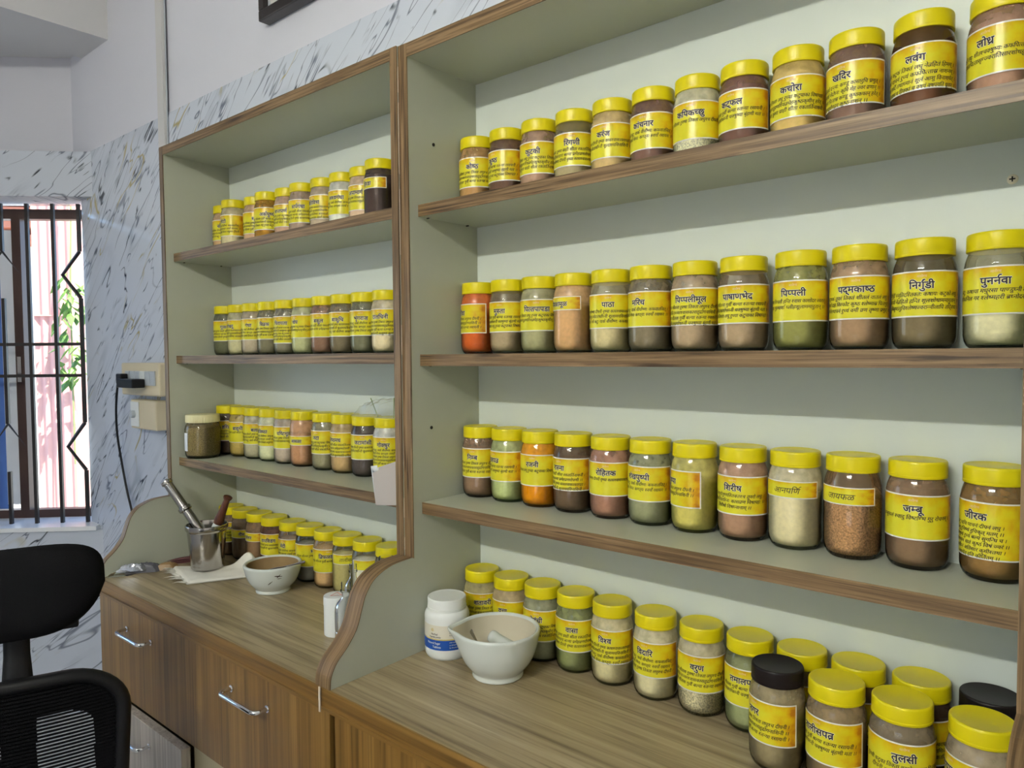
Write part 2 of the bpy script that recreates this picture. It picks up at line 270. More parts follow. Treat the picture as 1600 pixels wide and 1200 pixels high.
# ------------------------------------------------------------------ mesh helpers
def link(name, me, m, parent=None, smooth=False, angle=40):
    if m is not None:
        for x in (m if isinstance(m, (list, tuple)) else [m]): me.materials.append(x)
    if smooth:
        me.polygons.foreach_set('use_smooth', [True] * len(me.polygons)); me.set_sharp_from_angle(angle=radians(angle))
    o = bpy.data.objects.new(name, me); COL.objects.link(o)
    if parent is not None: o.parent = parent
    return o
class MB:
    def __init__(s): s.v = []; s.f = []; s.mi = []; s.cur = 0
    def add(s, vs, fs):
        k = len(s.v); s.v += [tuple(v) for v in vs]; s.f += [tuple(i + k for i in f) for f in fs]; s.mi += [s.cur] * len(fs)
        return s
    def box(s, x0, x1, y0, y1, z0, z1):
        return s.add([(x0, y0, z0), (x1, y0, z0), (x1, y1, z0), (x0, y1, z0), (x0, y0, z1), (x1, y0, z1), (x1, y1, z1), (x0, y1, z1)],
                     [(0, 3, 2, 1), (4, 5, 6, 7), (0, 1, 5, 4), (1, 2, 6, 5), (2, 3, 7, 6), (3, 0, 4, 7)])
    def lathe(s, prof, seg=48, c=(0, 0, 0), mod=None, cap=True):
        vs = []; fs = []
        for r, z in prof:
            for i in range(seg):
                a = 2 * pi * i / seg; rr = r if mod is None else mod(r, z, a)
                vs.append((c[0] + rr * cos(a), c[1] + rr * sin(a), c[2] + z))
        for j in range(len(prof) - 1):
            for i in range(seg):
                i2 = (i + 1) % seg; fs.append((j * seg + i, j * seg + i2, (j + 1) * seg + i2, (j + 1) * seg + i))
        if cap and prof[0][0] > 1e-5: fs.append(tuple(range(seg - 1, -1, -1)))
        if cap and prof[-1][0] > 1e-5: fs.append(tuple((len(prof) - 1) * seg + i for i in range(seg)))
        return s.add(vs, fs)
    def tube(s, path, r, seg=10, caps=True, closed=False, squash=None):
        P = [Vector(p) for p in path]; n = len(P); vs = []; fs = []
        rad = r if isinstance(r, (list, tuple)) else [r] * n
        prev = None
        for i in range(n):
            t = (P[(i + 1) % n] - P[i - 1]) if closed else (P[min(i + 1, n - 1)] - P[max(i - 1, 0)]); t.normalize()
            if prev is None:
                a = Vector((0, 0, 1)) if abs(t.z) < 0.9 else Vector((1, 0, 0)); u = (a - t * a.dot(t)).normalized()
            else: u = (prev - t * prev.dot(t)).normalized()
            prev = u; w = t.cross(u)
            for k in range(seg):
                an = 2 * pi * k / seg; vs.append(P[i] + (u * cos(an) + w * sin(an) * (squash or 1)) * rad[i])
        m = n if closed else n - 1
        for i in range(m):
            for k in range(seg):
                k2 = (k + 1) % seg; j = (i + 1) % n; fs.append((i * seg + k, i * seg + k2, j * seg + k2, j * seg + k))
        if caps and not closed: fs.append(tuple(range(seg - 1, -1, -1))); fs.append(tuple((n - 1) * seg + k for k in range(seg)))
        return s.add(vs, fs)
    def prism(s, poly, axis, a, b):
        """poly in the other two axes (order y,z for X; x,z for Y; x,y for Z), extruded from a to b"""
        def mk(p, q): return {'X': (q, p[0], p[1]), 'Y': (p[0], q, p[1]), 'Z': (p[0], p[1], q)}[axis]
        n = len(poly); vs = [mk(p, a) for p in poly] + [mk(p, b) for p in poly]
        fs = [tuple(range(n)), tuple(range(2 * n - 1, n - 1, -1))] + [(i, i + n, (i + 1) % n + n, (i + 1) % n) for i in range(n)]
        return s.add(vs, fs)
    def grid(s, nu, nv, fn, close=False):
        vs = [fn(i / (nu - 1), j / (nv - 1)) for j in range(nv) for i in range(nu)]
        fs = [(j * nu + i, j * nu + i + 1, (j + 1) * nu + i + 1, (j + 1) * nu + i) for j in range(nv - 1) for i in range(nu - 1)]
        return s.add(vs, fs)
    def mesh(s, name, off=(0, 0, 0), bevel=0, bseg=2, fix=True):
        me = bpy.data.meshes.new(name)
        me.from_pydata([(v[0] - off[0], v[1] - off[1], v[2] - off[2]) for v in s.v], [], s.f)
        me.polygons.foreach_set('material_index', s.mi)
        if fix or bevel:
            bm = bmesh.new(); bm.from_mesh(me)
            if fix: bmesh.ops.recalc_face_normals(bm, faces=bm.faces)
            if bevel: bmesh.ops.bevel(bm, geom=[e for e in bm.edges if e.calc_face_angle(0) > 0.6], offset=bevel, segments=bseg, profile=0.5, affect='EDGES', clamp_overlap=True)
            bm.to_mesh(me); bm.free()
        me.update(); return me
    def build(s, name, m, parent=None, world=True, smooth=False, bevel=0, angle=40, bseg=2, fix=True):
        off = tuple(parent.location) if (parent is not None and world) else (0, 0, 0)
        p = parent
        while world and p is not None and p.parent is not None: p = p.parent; off = tuple(a + q for a, q in zip(off, p.location))
        return link(name, s.mesh(name, off, bevel, bseg, fix), m, parent, smooth, angle)
def thing(name, loc, label, cat, group=None, rz=0):
    o = bpy.data.objects.new(name, None); COL.objects.link(o); o.location = loc; o.rotation_euler = (0, 0, rz); o.empty_display_size = 0.05
    return tag(o, label, cat, group)
def tag(o, label, cat, group=None):
    o['label'] = label; o['category'] = cat
    if group: o['group'] = group
    return o
def struct(o): o['kind'] = 'structure'; return o
def catmull(P, k=6):
    out = []
    for i in range(len(P) - 1):
        a, b, c, d = P[max(i - 1, 0)], P[i], P[i + 1], P[min(i + 2, len(P) - 1)]
        for j in range(k):
            t = j / k; out.append(tuple(0.5 * (2 * q + (r - p) * t + (2 * p - 5 * q + 4 * r - s_) * t * t + (3 * q - p - 3 * r + s_) * t ** 3) for p, q, r, s_ in zip(a, b, c, d)))
    out.append(tuple(P[-1])); return out

# ------------------------------------------------------------------ the room
ZC = 0.8949                      # worktop height
def sbox(name, m, x0, x1, y0, y1, z0, z1): return struct(MB().box(x0, x1, y0, y1, z0, z1).build(name, m))
sbox('floor', M['floor'], -3.3, 2.8, -3.15, 0.15, -0.05, 0.0)
sbox('ceiling', M['ceiling'], -1.98, 2.8, -3.15, 0.2, 3.15, 3.25)
sbox('ceiling_alcove', M['ceiling'], -3.3, -2.25, -3.15, 0.15, 2.785, 2.85)
sbox('trim_1', M['ceiling'], -2.25, -1.98, -3.15, 0.02, 2.75, 3.25)                      # the beam
sbox('wall_back', M['marble_back'], -2.29, 2.8, 0.012, 0.15, 0.0, 2.352)                # marble cladding
sbox('wall_back_upper', M['paint'], -2.46, 2.8, 0.018, 0.15, 2.352, 3.2)
sbox('wall_right', M['paint_warm'], 2.7, 2.8, -3.15, 0.012, 0.0, 3.2)
# front wall behind the camera, with a low barred service window
sbox('wall_front', M['paint_warm'], -3.2, 0.30, -3.15, -3.03, 0.0, 3.2)
sbox('wall_front_side', M['paint_warm'], 1.40, 2.8, -3.15, -3.03, 0.0, 3.2)
sbox('wall_front_head', M['paint_warm'], 0.30, 1.40, -3.15, -3.03, 1.30, 3.2)
sbox('wall_front_base', M['paint_warm'], 0.30, 1.40, -3.15, -3.03, 0.0, 0.55)
portal('hatch_portal', (0.85, -3.17, 0.925), (0, 1, 0), 1.1, 0.75)
w3 = MB()
for z_ in (0.72, 0.90, 1.08): w3.box(0.30, 1.40, -3.10, -3.07, z_ - 0.018, z_ + 0.018)
struct(w3.box(0.835, 0.865, -3.10, -3.07, 0.55, 1.30).build('window_3', M['window_brown']))
sbox('outside_yard', M['yard'], -8.0, 9.0, -14.0, -3.3, -0.25, -0.05)
# left wall with a second window opening
sbox('wall_left', M['paint_warm'], -3.2, -3.1, -3.15, -2.7, 0.0, 2.8)
sbox('wall_left_side', M['paint_warm'], -3.2, -3.1, -1.2, -0.9, 0.0, 2.8)
sbox('wall_left_base', M['paint_warm'], -3.2, -3.1, -2.7, -1.3, 0.0, 0.9)
sbox('wall_left_head', M['paint_warm'], -3.2, -3.1, -2.7, -1.3, 2.2, 2.8)
w2 = struct(MB().box(-3.18, -3.13, -2.7, -2.65, 0.9, 2.2).box(-3.18, -3.13, -1.35, -1.3, 0.9, 2.2).box(-3.18, -3.13, -2.03, -1.98, 0.95, 2.15)
            .box(-3.18, -3.13, -2.65, -1.35, 2.15, 2.2).box(-3.18, -3.13, -2.65, -1.35, 0.9, 0.95).build('window_2', M['window_brown']))
portal('window_portal', (-3.22, -2.0, 1.55), (1, 0, 0), 1.4, 1.3)

# the slanting wall with the barred window: local x along the wall away from the corner, local y into the room
SL = Matrix.Translation((-2.18, 0.0, 0)) @ Matrix.Rotation(radians(225), 4, 'Z')
def slant(o): o.matrix_world = SL; return o
def sl_box(name, m, x0, x1, y0, y1, z0, z1): return struct(slant(MB().box(x0, x1, y0, y1, z0, z1).build(name, m)))
ZS, ZH, SR = 0.800, 2.166, 1.20
sl_box('wall_window_base', M['marble_left'], -0.017, 1.32, -0.2, 0.0, 0.0, ZS - 0.018)
sl_box('wall_window_head', M['marble_left'], -0.017, 1.32, -0.2, 0.0, ZH, 2.349)
sl_box('wall_window_side', M['marble_left'], SR, 1.32, -0.2, 0.0, ZS - 0.018, ZH)
sl_box('wall_window_upper', M['paint'], 0.0, 1.45, -0.26, -0.155, 2.349, 2.80)
sl_box('trim_2', M['stone'], 0.004, 1.2, -0.2, 0.012, ZS - 0.018, ZS)                    # sill
win = slant(bpy.data.objects.new('window_1', None)); COL.objects.link(win); struct(win)
fr = MB().box(0.10, SR, -0.235, -0.19, 2.108, 2.150).box(0.10, SR, -0.235, -0.19, ZS, 0.835).box(0.375, 0.412, -0.235, -0.185, 0.835, 2.108).box(SR - 0.04, SR, -0.235, -0.19, 0.835, 2.108)
fo = fr.build('window_frame', M['window_brown'], win, world=False)
MB().box(0.386, 0.402, -0.184, -0.178, 1.40, 1.51).build('latch', M['steel'], fo, world=False)
MB().box(0.415, 0.470, -0.215, -0.195, 0.86, 2.06).build('sliding_stile', M['ash'], win, world=False)
MB().box(0.470, 1.15, -0.21, -0.202, 0.84, 2.10).build('pane', M['sky_pane'], win, world=False)
# security grille
gr = slant(bpy.data.objects.new('window_grille', None)); COL.objects.link(gr); tag(gr, 'black iron security grille with diamond motifs in the barred window', 'grille')
yb = -0.075; bw = 0.0065
bars = [0.0775 + 0.1035 * i for i in range(11)]
for i, x in enumerate(bars):
    if i % 3 == 0:      # bars that open into two diamonds
        if i == 0:
            segs = [((x, 2.15), (x, 1.952)), ((x, 1.755), (x, 1.227)), ((x, 1.023), (x, ZS))]
        else: segs = [((x, 2.15), (x, 1.952)), ((x, 1.755), (x, 1.227)), ((x, 1.023), (x, ZS))]
        mb = MB()
        for (a, z0), (c, z1) in segs: mb.box(a - bw, a + bw, yb - bw, yb + bw, z1, z0)
        mb.build('bar', M['iron'], gr, world=False)
        for zt_, zb_ in ((1.952, 1.755), (1.227, 1.023)):
            zm = (zt_ + zb_) / 2; d = 0.072
            P = [(x, yb, zt_), (x + d, yb, zm), (x, yb, zb_)] if i == 0 else [(x, yb, zt_), (x + d, yb, zm), (x, yb, zb_), (x - d, yb, zm)]
            MB().tube(P, 0.0085, 4, closed=(i != 0)).build('diamond', M['iron'], gr, world=False)
    else:
        MB().box(x - bw, x + bw, yb - bw, yb + bw, ZS, 2.15).build('bar', M['iron'], gr, world=False)
for z in (1.5615, 1.4285): MB().box(0.075, SR, yb - 0.004, yb + 0.004, z - bw, z + bw).build('rail', M['iron'], gr, world=False)

# ------------------------------------------------------------------ outside the window
def ext(o): o.matrix_world = SL; return o
struct(ext(MB().box(-4, 6, -8, -0.9, -0.25, -0.05).build('outside_ground', M['ground'], world=False)))
def flute(u, v):
    x = 0.735 + 0.20 * u; return (x, -1.30 + 0.007 * cos(2 * pi * u * 4), -0.05 + 2.75 * v)
pk = MB().grid(73, 2, flute); pk.box(0.735, 0.935, -1.5, -1.315, -0.05, 2.7); pk.box(0.73, 0.94, -1.5, -1.285, 1.75, 1.757)
tag(ext(pk.build('fluted_column', M['pink_wall'], smooth=True, fix=False)), 'pink fluted column standing in sunlight just outside the barred window', 'column')
hb = bpy.data.objects.new('outside_house', None); COL.objects.link(hb); ext(hb); tag(hb, 'pale sunlit house with red roof tiles beyond the barred window', 'house')
MB().box(0.2, 3.5, -3.6, -3.3, -0.05, 2.85).build('wall', M['white_wall'], hb, world=False)
MB().box(1.55, 1.95, -3.3, -3.27, 1.10, 1.30).build('painted_band', M['pink_wall'], hb, world=False)
mb = MB().box(1.62, 1.95, -3.3, -3.285, -0.05, 0.72); hw = mb.build('window', M['window_brown'], hb, world=False)
mb = MB()
for k in range(5): mb.box(1.45, 2.2, -3.3 + 0.0, -3.0 + 0.05 * k, 2.45 + 0.10 * k, 2.50 + 0.10 * k)
mb.build('tiled_roof', M['roof_tile'], hb, world=False)
pl = bpy.data.objects.new('climbing_plant', None); COL.objects.link(pl); ext(pl); tag(pl, 'green leafy climbing plant hanging outside the barred window', 'plant')
mb = MB(); mb.tube([(0.66, -1.15, 0.9), (0.67, -1.17, 1.4), (0.655, -1.15, 1.9), (0.66, -1.2, 2.5)], 0.005, 6); mb.build('stem', M['bark'], pl, world=False)
mb = MB(); rr = random.Random(3)
for k in range(60):
    z = 1.38 + 0.62 * rr.random(); x = 0.655 + rr.uniform(-0.055, 0.06); y = -1.15 + rr.uniform(-0.08, 0.08); a = rr.uniform(0, 2 * pi); l = rr.uniform(0.07, 0.13); w = l * 0.38; dz = -l * rr.uniform(0.3, 1.0)
    dx, dy = cos(a) * l * .6, sin(a) * l * .6; px, py = -sin(a) * w * .5, cos(a) * w * .5
    mb.add([(x, y, z), (x + dx * .5 + px, y + dy * .5 + py, z + dz * .45), (x + dx, y + dy, z + dz), (x + dx * .5 - px, y + dy * .5 - py, z + dz * .45), (x + dx * .5, y + dy * .5, z + dz * .40 + .008)], [(0, 1, 4), (1, 2, 4), (2, 3, 4), (3, 0, 4)])
mb.build('leaves', M['leaf'], pl, world=False, fix=False)

# ------------------------------------------------------------------ lamps of the room
def tube_lamp(x, label):
    t = thing('tube_light', (x, -3.03, 2.78), label, 'lamp')
    MB().box(-0.62, 0.62, 0.0, 0.04, -0.05, 0.05).build('batten', M['tube_body'], t, world=False, bevel=0.004)
    for k in (-0.014, 0.014):
        for sx_ in (-1, 1): MB().box(sx_ * 0.6 - 0.012, sx_ * 0.6 + 0.012, 0.04, 0.085, k - 0.0135, k + 0.0135).build('end_holder', M['tube_body'], t, world=False)
        MB().tube([(-0.588, 0.066, k), (0.588, 0.066, k)], 0.0115, 12).build('tube', M['tube'], t, world=False)
tube_lamp(0.70, 'white twin fluorescent tube light high on the wall behind the viewer')

# ------------------------------------------------------------------ worktop and base cabinets
YF = -0.405
t = thing('worktop', (0, 0, ZC), 'long beige wood-grain worktop running under both shelf units', 'worktop')
MB().box(-1.069, 1.06, YF + 0.003, 0.012, ZC - 0.036, ZC).build('slab', M['counter'], t)
fe = MB().box(-1.069, 1.06, YF, YF + 0.003, ZC - 0.040, ZC - 0.0005).box(-1.069, 1.06, YF - 0.0035, YF, ZC - 0.040, ZC - 0.033)
fe.build('front_lipping', M['front_x'], t)
fe = MB().box(-1.0705, -1.069, YF, 0.01, ZC - 0.040, ZC - 0.0005).build('end_lipping', M['front_x'], t)
MB().box(-0.0262, -0.0222, YF - 0.0055, YF - 0.0036, ZC - 0.044, ZC + 0.002).build('sealant_strip', M['seam'], t)
def handle(parent, xc, y, z, half=0.070):
    P = [(xc - half, y + 0.001, z), (xc - half, y - 0.018, z)] + [(xc - half + 0.013 * (1 - cos(a)), y - 0.018 - 0.013 * sin(a), z) for a in (pi / 6, pi / 3, pi / 2)]
    P = P + [(2 * xc - p[0], p[1], p[2]) for p in reversed(P)]
    mb = MB().tube(P, 0.0046, 12)
    for sx_ in (-1, 1): mb.tube([(xc + sx_ * half, y + 0.001, z), (xc + sx_ * half, y - 0.003, z)], 0.0075, 12)
    return mb.build('handle', M['chrome'], parent, smooth=True)
t = thing('base_cabinet', (-0.53, -0.2, 0.0), 'brown wood-grain base cabinet with chrome handles under the left shelf unit', 'cabinet')
MB().box(-1.058, -1.04, -0.383, 0.01, 0.0, ZC - 0.04).box(-0.010, 0.0005, -0.383, 0.01, 0.0, ZC - 0.04).box(-1.04, -0.010, -0.38, 0.01, 0.0, 0.08).box(-1.04, -0.010, -0.05, 0.01, 0.08, ZC - 0.04).build('carcass', M['beige'], t)
d = MB().box(-1.056, -0.003, YF + 0.001, YF + 0.020, 0.606, ZC - 0.0415).build('drawer_front', M['front_z'], t, bevel=0.001)
handle(d, -0.805, YF, 0.797); handle(d, -0.277, YF, 0.797)
d = MB().box(-1.056, -0.552, -0.4225, -0.401, 0.34, 0.597).build('drawer_front', M['front_glare'], t, bevel=0.001); d['label'] = 'lower drawer front standing slightly open, window glare painted in as grey'
handle(d, -0.79, -0.4225, 0.548)
MB().box(-0.548, -0.003, -0.394, -0.384, 0.34, 0.600).build('lower_board', M['beige'], t, bevel=0.0008)
MB().box(-1.056, -0.003, YF + 0.001, YF + 0.020, 0.08, 0.335).build('drawer_front', M['front_z'], t, bevel=0.001)
t = thing('base_cabinet', (0.53, -0.2, 0.0), 'brown wood-grain base cabinet under the right shelf unit, beyond the dark gap', 'cabinet')
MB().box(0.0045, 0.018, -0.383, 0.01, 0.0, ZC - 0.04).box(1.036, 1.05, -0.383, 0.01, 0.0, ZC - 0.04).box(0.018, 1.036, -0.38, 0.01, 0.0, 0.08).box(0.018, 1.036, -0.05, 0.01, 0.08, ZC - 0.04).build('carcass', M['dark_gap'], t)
for x0, x1 in ((0.0125, 0.530), (0.534, 1.05)):
    d = MB().box(x0, x1, YF + 0.001, YF + 0.019, 0.085, ZC - 0.0415).build('door', M['front_z'], t, bevel=0.001)
    handle(d, x1 - 0.11, YF, 0.55)

# ------------------------------------------------------------------ the two shelf units
SC = catmull([(-0.4045, ZC), (-0.402, 0.917), (-0.389, 0.940), (-0.364, 0.963), (-0.343, 0.990), (-0.331, 1.022), (-0.320, 1.049), (-0.297, 1.074), (-0.255, 1.0895), (-0.2005, 1.0925)], 5)
def side_panel(parent, x0, x1, D, ztop):
    prof = [(-0.0005, ZC + 0.0003)] + [(y + 0.0015, max(z, ZC + 0.0003)) for y, z in SC[:-1]] + [(-D + 0.0015, 1.0925), (-D + 0.0015, ztop), (-0.0005, ztop)]
    p = MB().prism(prof, 'X', x0, x1).build('side_panel', M['laminate'], parent)
    front = [(y, max(z, ZC + 0.0003)) for y, z in SC[:-1]] + [(-D - 0.0005, 1.0925)]
    mb = MB()
    n = len(front)
    inner = [(y + 0.002, z) for y, z in front]
    vs = [(x, y, z) for x in (x0 - 0.0004, x1 + 0.0004) for (y, z) in front + inner]
    fs = []
    for i in range(n - 1):
        a, c = i, i + 1
        fs += [(a, c, c + 2 * n, a + 2 * n), (n + a, n + a + 2 * n, n + c + 2 * n, n + c), (a, n + a, n + c, c), (a + 2 * n, c + 2 * n, n + c + 2 * n, n + a + 2 * n)]
    mb.add(vs, fs)
    mb.box(x0 - 0.0004, x1 + 0.0004, -D - 0.0008, -D + 0.0015, 1.0905, ztop)
    mb.build('edge_band', M['edge_z'], p)
    return p
def shelf_unit(x, label, xl, xr, D, ztop, zt, zs, Ds, th=0.0227):
    """xl, xr: (outer, inner) faces of the two side panels"""
    t = thing('shelf_unit', (x, -0.1, ZC), label, 'shelf')
    side_panel(t, xl[0], xl[1], D, ztop); side_panel(t, xr[1], xr[0], D, ztop)
    p = MB().box(xl[1], xr[1], -D + 0.0015, -0.0005, zt, ztop).build('top_panel', M['laminate'], t)
    MB().box(xl[1], xr[1], -D - 0.0004, -D + 0.0015, zt - 0.0004, ztop).build('edge_band', M['edge_x'], p)
    MB().box(xl[0], xr[0], 0.0, 0.0115, ZC + 0.0003, ztop).build('back_panel', M['laminate_back'], t)
    for z in zs:
        p = MB().box(xl[1], xr[1], -Ds + 0.0015, -0.0003, z - th, z).build('shelf', M['laminate'], t)
        MB().box(xl[1] + 0.0003, xr[1] - 0.0003, -Ds - 0.0006, -Ds + 0.0015, z - th - 0.0004, z + 0.0002).build('edge_band', M['edge_x'], p)
        for yy in (-0.15, -0.035):
            for xx in (xl[1] + 0.004, xr[1] - 0.004): MB().box(xx - 0.003, xx + 0.003, yy - 0.0015, yy + 0.0015, z - th - 0.002, z - th).build('shelf_pin', M['dark_gap'], p)
    return t
UL = shelf_unit(-0.55, 'left open shelf unit with pale panels and brown edges', (-1.0691, -1.0483), (-0.0249, -0.0436), 0.2035, 2.1098, 2.0860, (1.8035, 1.5045, 1.2040), 0.1785)
UR = shelf_unit(0.49, 'right open shelf unit with pale panels and brown edges', (-0.0238, 0.0), (1.022, 0.998), 0.1985, 2.1098, 2.0836, (1.7992, 1.5005, 1.2000), 0.1730)
for z0, z1 in ((1.105, 1.13), (1.17, 1.21), (1.50, 1.56), (1.70, 1.83), (1.86, 2.0), (2.02, 2.07)):
    MB().box(-0.02445, -0.02385, -0.2012, -0.1985, z0, z1).build('seam_strip', M['seam'], UR)
for yy, zz in ((-0.129, 1.928), (-0.145, 1.3503)):
    MB().tube([(0.0, yy, zz), (0.0012, yy, zz)], 0.0035, 10).build('screw_hole', M['dark_gap'], UR)
def screw(x, z, parent):
    mb = MB().lathe([(0.0, 0.0022), (0.004, 0.0020), (0.0062, 0.0008), (0.0066, 0)], 20)
    mb.v = [(x + a, -c - 0.0001, z + b_) for a, b_, c in mb.v]
    p = mb.build('screw', M['screw'], parent, smooth=True)
    q = MB().box(x - 0.0034, x + 0.0034, -0.0029, -0.0018, z - 0.0008, z + 0.0008).box(x - 0.0008, x + 0.0008, -0.0029, -0.0018, z - 0.0034, z + 0.0034)
    q.build('cross_slot', M['dark_gap'], p)
screw(0.9657, 1.7243, UR)

# ------------------------------------------------------------------ things on the wall
t = thing('cable_trunking', (-1.49, 0.012, 2.0), 'pale vertical cable trunking running up the wall beside the left shelf unit', 'trunking')
MB().box(-1.522, -1.475, -0.003, 0.0115, 1.483, 3.15).build('cover', M['conduit'], t, bevel=0.002)
MB().tube([(-1.4715, 0.008, 1.49), (-1.472, 0.008, 2.4), (-1.471, 0.008, 3.15)], 0.0026, 8).build('cable', M['switch'], t, smooth=True)
t = thing('picture_frame', (-0.55, 0.015, 2.46), 'dark wooden picture frame with pale mount, high on the wall above the shelves', 'picture')
mb = MB(); x0, x1, z0, z1, fw = -0.832, -0.25, 2.462, 2.87, 0.030
for a, b_, c, d_ in ((x0, x1, z0, z0 + fw), (x0, x1, z1 - fw, z1), (x0, x0 + fw, z0 + fw, z1 - fw), (x1 - fw, x1, z0 + fw, z1 - fw)): mb.box(a, b_, -0.018, 0.0175, c, d_)
mb.build('frame', M['frame_dark'], t, bevel=0.003)
MB().box(x0 + fw, x1 - fw, -0.002, 0.012, z0 + fw, z1 - fw).build('mount', M['mount'], t)
MB().box(x0 + fw, x0 + fw + 0.010, -0.004, -0.0022, z0 + fw, z1 - fw).box(x0 + fw, x1 - fw, -0.004, -0.0022, z0 + fw, z0 + fw + 0.002).build('inner_border', M['switch'], t)
t = thing('switchboard', (-1.62, 0.012, 1.37), 'cream wall switchboard with a row of switches left of the shelves', 'switchboard')
MB().box(-1.822, -1.50, -0.032, 0.0118, 1.362, 1.482).build('box', M['cream_board'], t, bevel=0.006)
for k in range(6):
    MB().box(-1.775 + 0.042 * k, -1.737 + 0.042 * k, -0.038, -0.032, 1.400, 1.452).build('switch', M['plastic_white'] if k == 3 else M['switch'], t, bevel=0.002)
t = thing('power_adapter', (-1.67, -0.04, 1.39), 'black power adapter plugged into the cream switchboard', 'adapter')
MB().box(-1.735, -1.60, -0.085, -0.0385, 1.392, 1.424).build('body', M['black_plastic'], t, bevel=0.004)
MB().box(-1.788, -1.744, -0.066, -0.0385, 1.404, 1.442).build('plug', M['black_plastic'], t, bevel=0.004)
cb = catmull([(-1.735, -0.062, 1.408), (-1.775, -0.06, 1.412), (-1.83, -0.045, 1.38), (-1.885, -0.03, 1.30), (-1.912, -0.018, 1.20), (-1.90, -0.008, 1.08), (-1.868, -0.005, 0.98), (-1.83, -0.004, 0.90), (-1.80, -0.004, 0.80)], 6)
MB().tube(cb, 0.0042, 8).build('cable', M['black_plastic'], t, smooth=True)
t = thing('fan_regulator', (-1.69, 0.012, 1.24), 'small cream switch box with a round knob below the switchboard', 'switch box')
MB().box(-1.752, -1.54, -0.03, 0.0118, 1.238, 1.346).build('box', M['cream_board'], t, bevel=0.005)
MB().box(-1.745, -1.675, -0.034, -0.03, 1.246, 1.338).build('plate', M['plastic_white'], t, bevel=0.002)
mb = MB().lathe([(0.014, 0), (0.014, 0.010), (0.011, 0.013), (0, 0.013)], 20); mb.v = [(-1.712 + a, -0.034 - c, 1.292 + b_) for a, b_, c in mb.v]
mb.build('knob', M['switch'], t, smooth=True)

# ------------------------------------------------------------------ lettering (built-in font, shaped by hand: half forms, vowel order, reph)
_G = {}
def _mesh2d(s, off):
    c = bpy.data.curves.new('tmp', 'FONT'); c.body = s; c.size = 1; c.resolution_u = 2; c.offset = off
    o = bpy.data.objects.new('tmp', c); COL.objects.link(o); bpy.context.view_layer.update()
    me = o.to_mesh(); vs = [(v.co.x, v.co.y) for v in me.vertices]; fs = [tuple(p.vertices) for p in me.polygons]
    o.to_mesh_clear(); bpy.data.objects.remove(o); bpy.data.curves.remove(c); return vs, fs
_A0 = None
def glyph(ch, off):
    global _A0
    k = (ch, off)
    if k not in _G:
        if _A0 is None: _A0 = max(p[0] for p in _mesh2d('      |', 0.0)[0])
        vs, fs = _mesh2d(ch, off) if ch.strip() else ([], [])
        ka = (ch, 'adv')
        if ka not in _G:
            _G[ka] = max(0.0, max(p[0] for p in _mesh2d(ch + '      |', 0.0)[0]) - _A0)
        _G[k] = (vs, fs, _G[ka])
    return _G[k]
def clipx(vs, fs, x1):
    ov, of = [], []
    for f in fs:
        P = [vs[i] for i in f]; out = []
        for i in range(len(P)):
            a, b = P[i - 1], P[i]; ia, ib = a[0] <= x1, b[0] <= x1
            if ia != ib:
                t = (x1 - a[0]) / (b[0] - a[0]); out.append((x1, a[1] + t * (b[1] - a[1])))
            if ib: out.append(b)
        if len(out) >= 3: k = len(ov); ov += out; of.append(tuple(range(k, k + len(out))))
    return ov, of
CONS = set(chr(c) for c in range(0x915, 0x93A)) | {'ळ'}
BARRED = set('खगघचजझञणतथधनपबभमयलवशषस')
MAT = set('ािीुूृेैोौंःँ')
def shape(text, off):
    """returns (verts, faces, width) with pen layout at size 1"""
    V, F = [], []; pen = 0.0
    def put(vs, fs, x):
        k = len(V); V.extend((a + x, b) for a, b in vs); F.extend(tuple(i + k for i in f) for f in fs)
    i = 0; n = len(text)
    while i < n:
        ch = text[i]
        if ch in CONS:
            cl = [ch]; i += 1
            while i + 1 < n and text[i] == '्' and text[i + 1] in CONS: cl.append(text[i + 1]); i += 2
            dead = i < n and text[i] == '्'
            if dead: i += 1
            ms = []
            while i < n and text[i] in MAT: ms.append(text[i]); i += 1
            reph = len(cl) > 1 and cl[0] == 'र'
            if reph: cl = cl[1:]
            rakar = len(cl) > 1 and cl[-1] == 'र'
            if rakar: cl = cl[:-1]
            if 'ि' in ms: vs, fs, a = glyph('ि', off); put(vs, fs, pen); pen += a
            for j, c in enumerate(cl):
                vs, fs, a = glyph(c, off)
                if j < len(cl) - 1:
                    if c in BARRED or c in 'कफ':
                        cut = a - 0.17 if c in BARRED else a * 0.80
                        v2, f2 = clipx(vs, fs, cut); put(v2, f2, pen); pen += cut - 0.01
                    else:
                        put(vs, fs, pen); pen += a; v2, f2, _ = glyph('्', off); put(v2, f2, pen)
                else:
                    put(vs, fs, pen)
                    if rakar:
                        x = pen + a * 0.72; put([(x, 0.27), (x - 0.30, 0.02), (x - 0.26, -0.05), (x + 0.03, 0.18)], [(0, 1, 2, 3)], 0)
                    pen += a
            if dead: vs, fs, a = glyph('्', off); put(vs, fs, pen)
            for m in ms:
                if m == 'ि': continue
                vs, fs, a = glyph(m, off); put(vs, fs, pen); pen += a
            if reph:
                vs, fs, a = glyph('े', off)
                if vs:
                    mx_ = max(p[0] for p in vs); mn_ = min(p[0] for p in vs)
                    put([(mx_ + mn_ - p[0] + 0.14, p[1]) for p in vs], [tuple(reversed(f)) for f in fs], pen)
        elif ch == ' ': pen += 0.26; i += 1
        else:
            vs, fs, a = glyph(ch, off); put(vs, fs, pen); pen += a if a > 0.01 else 0.25; i += 1
    return V, F, pen
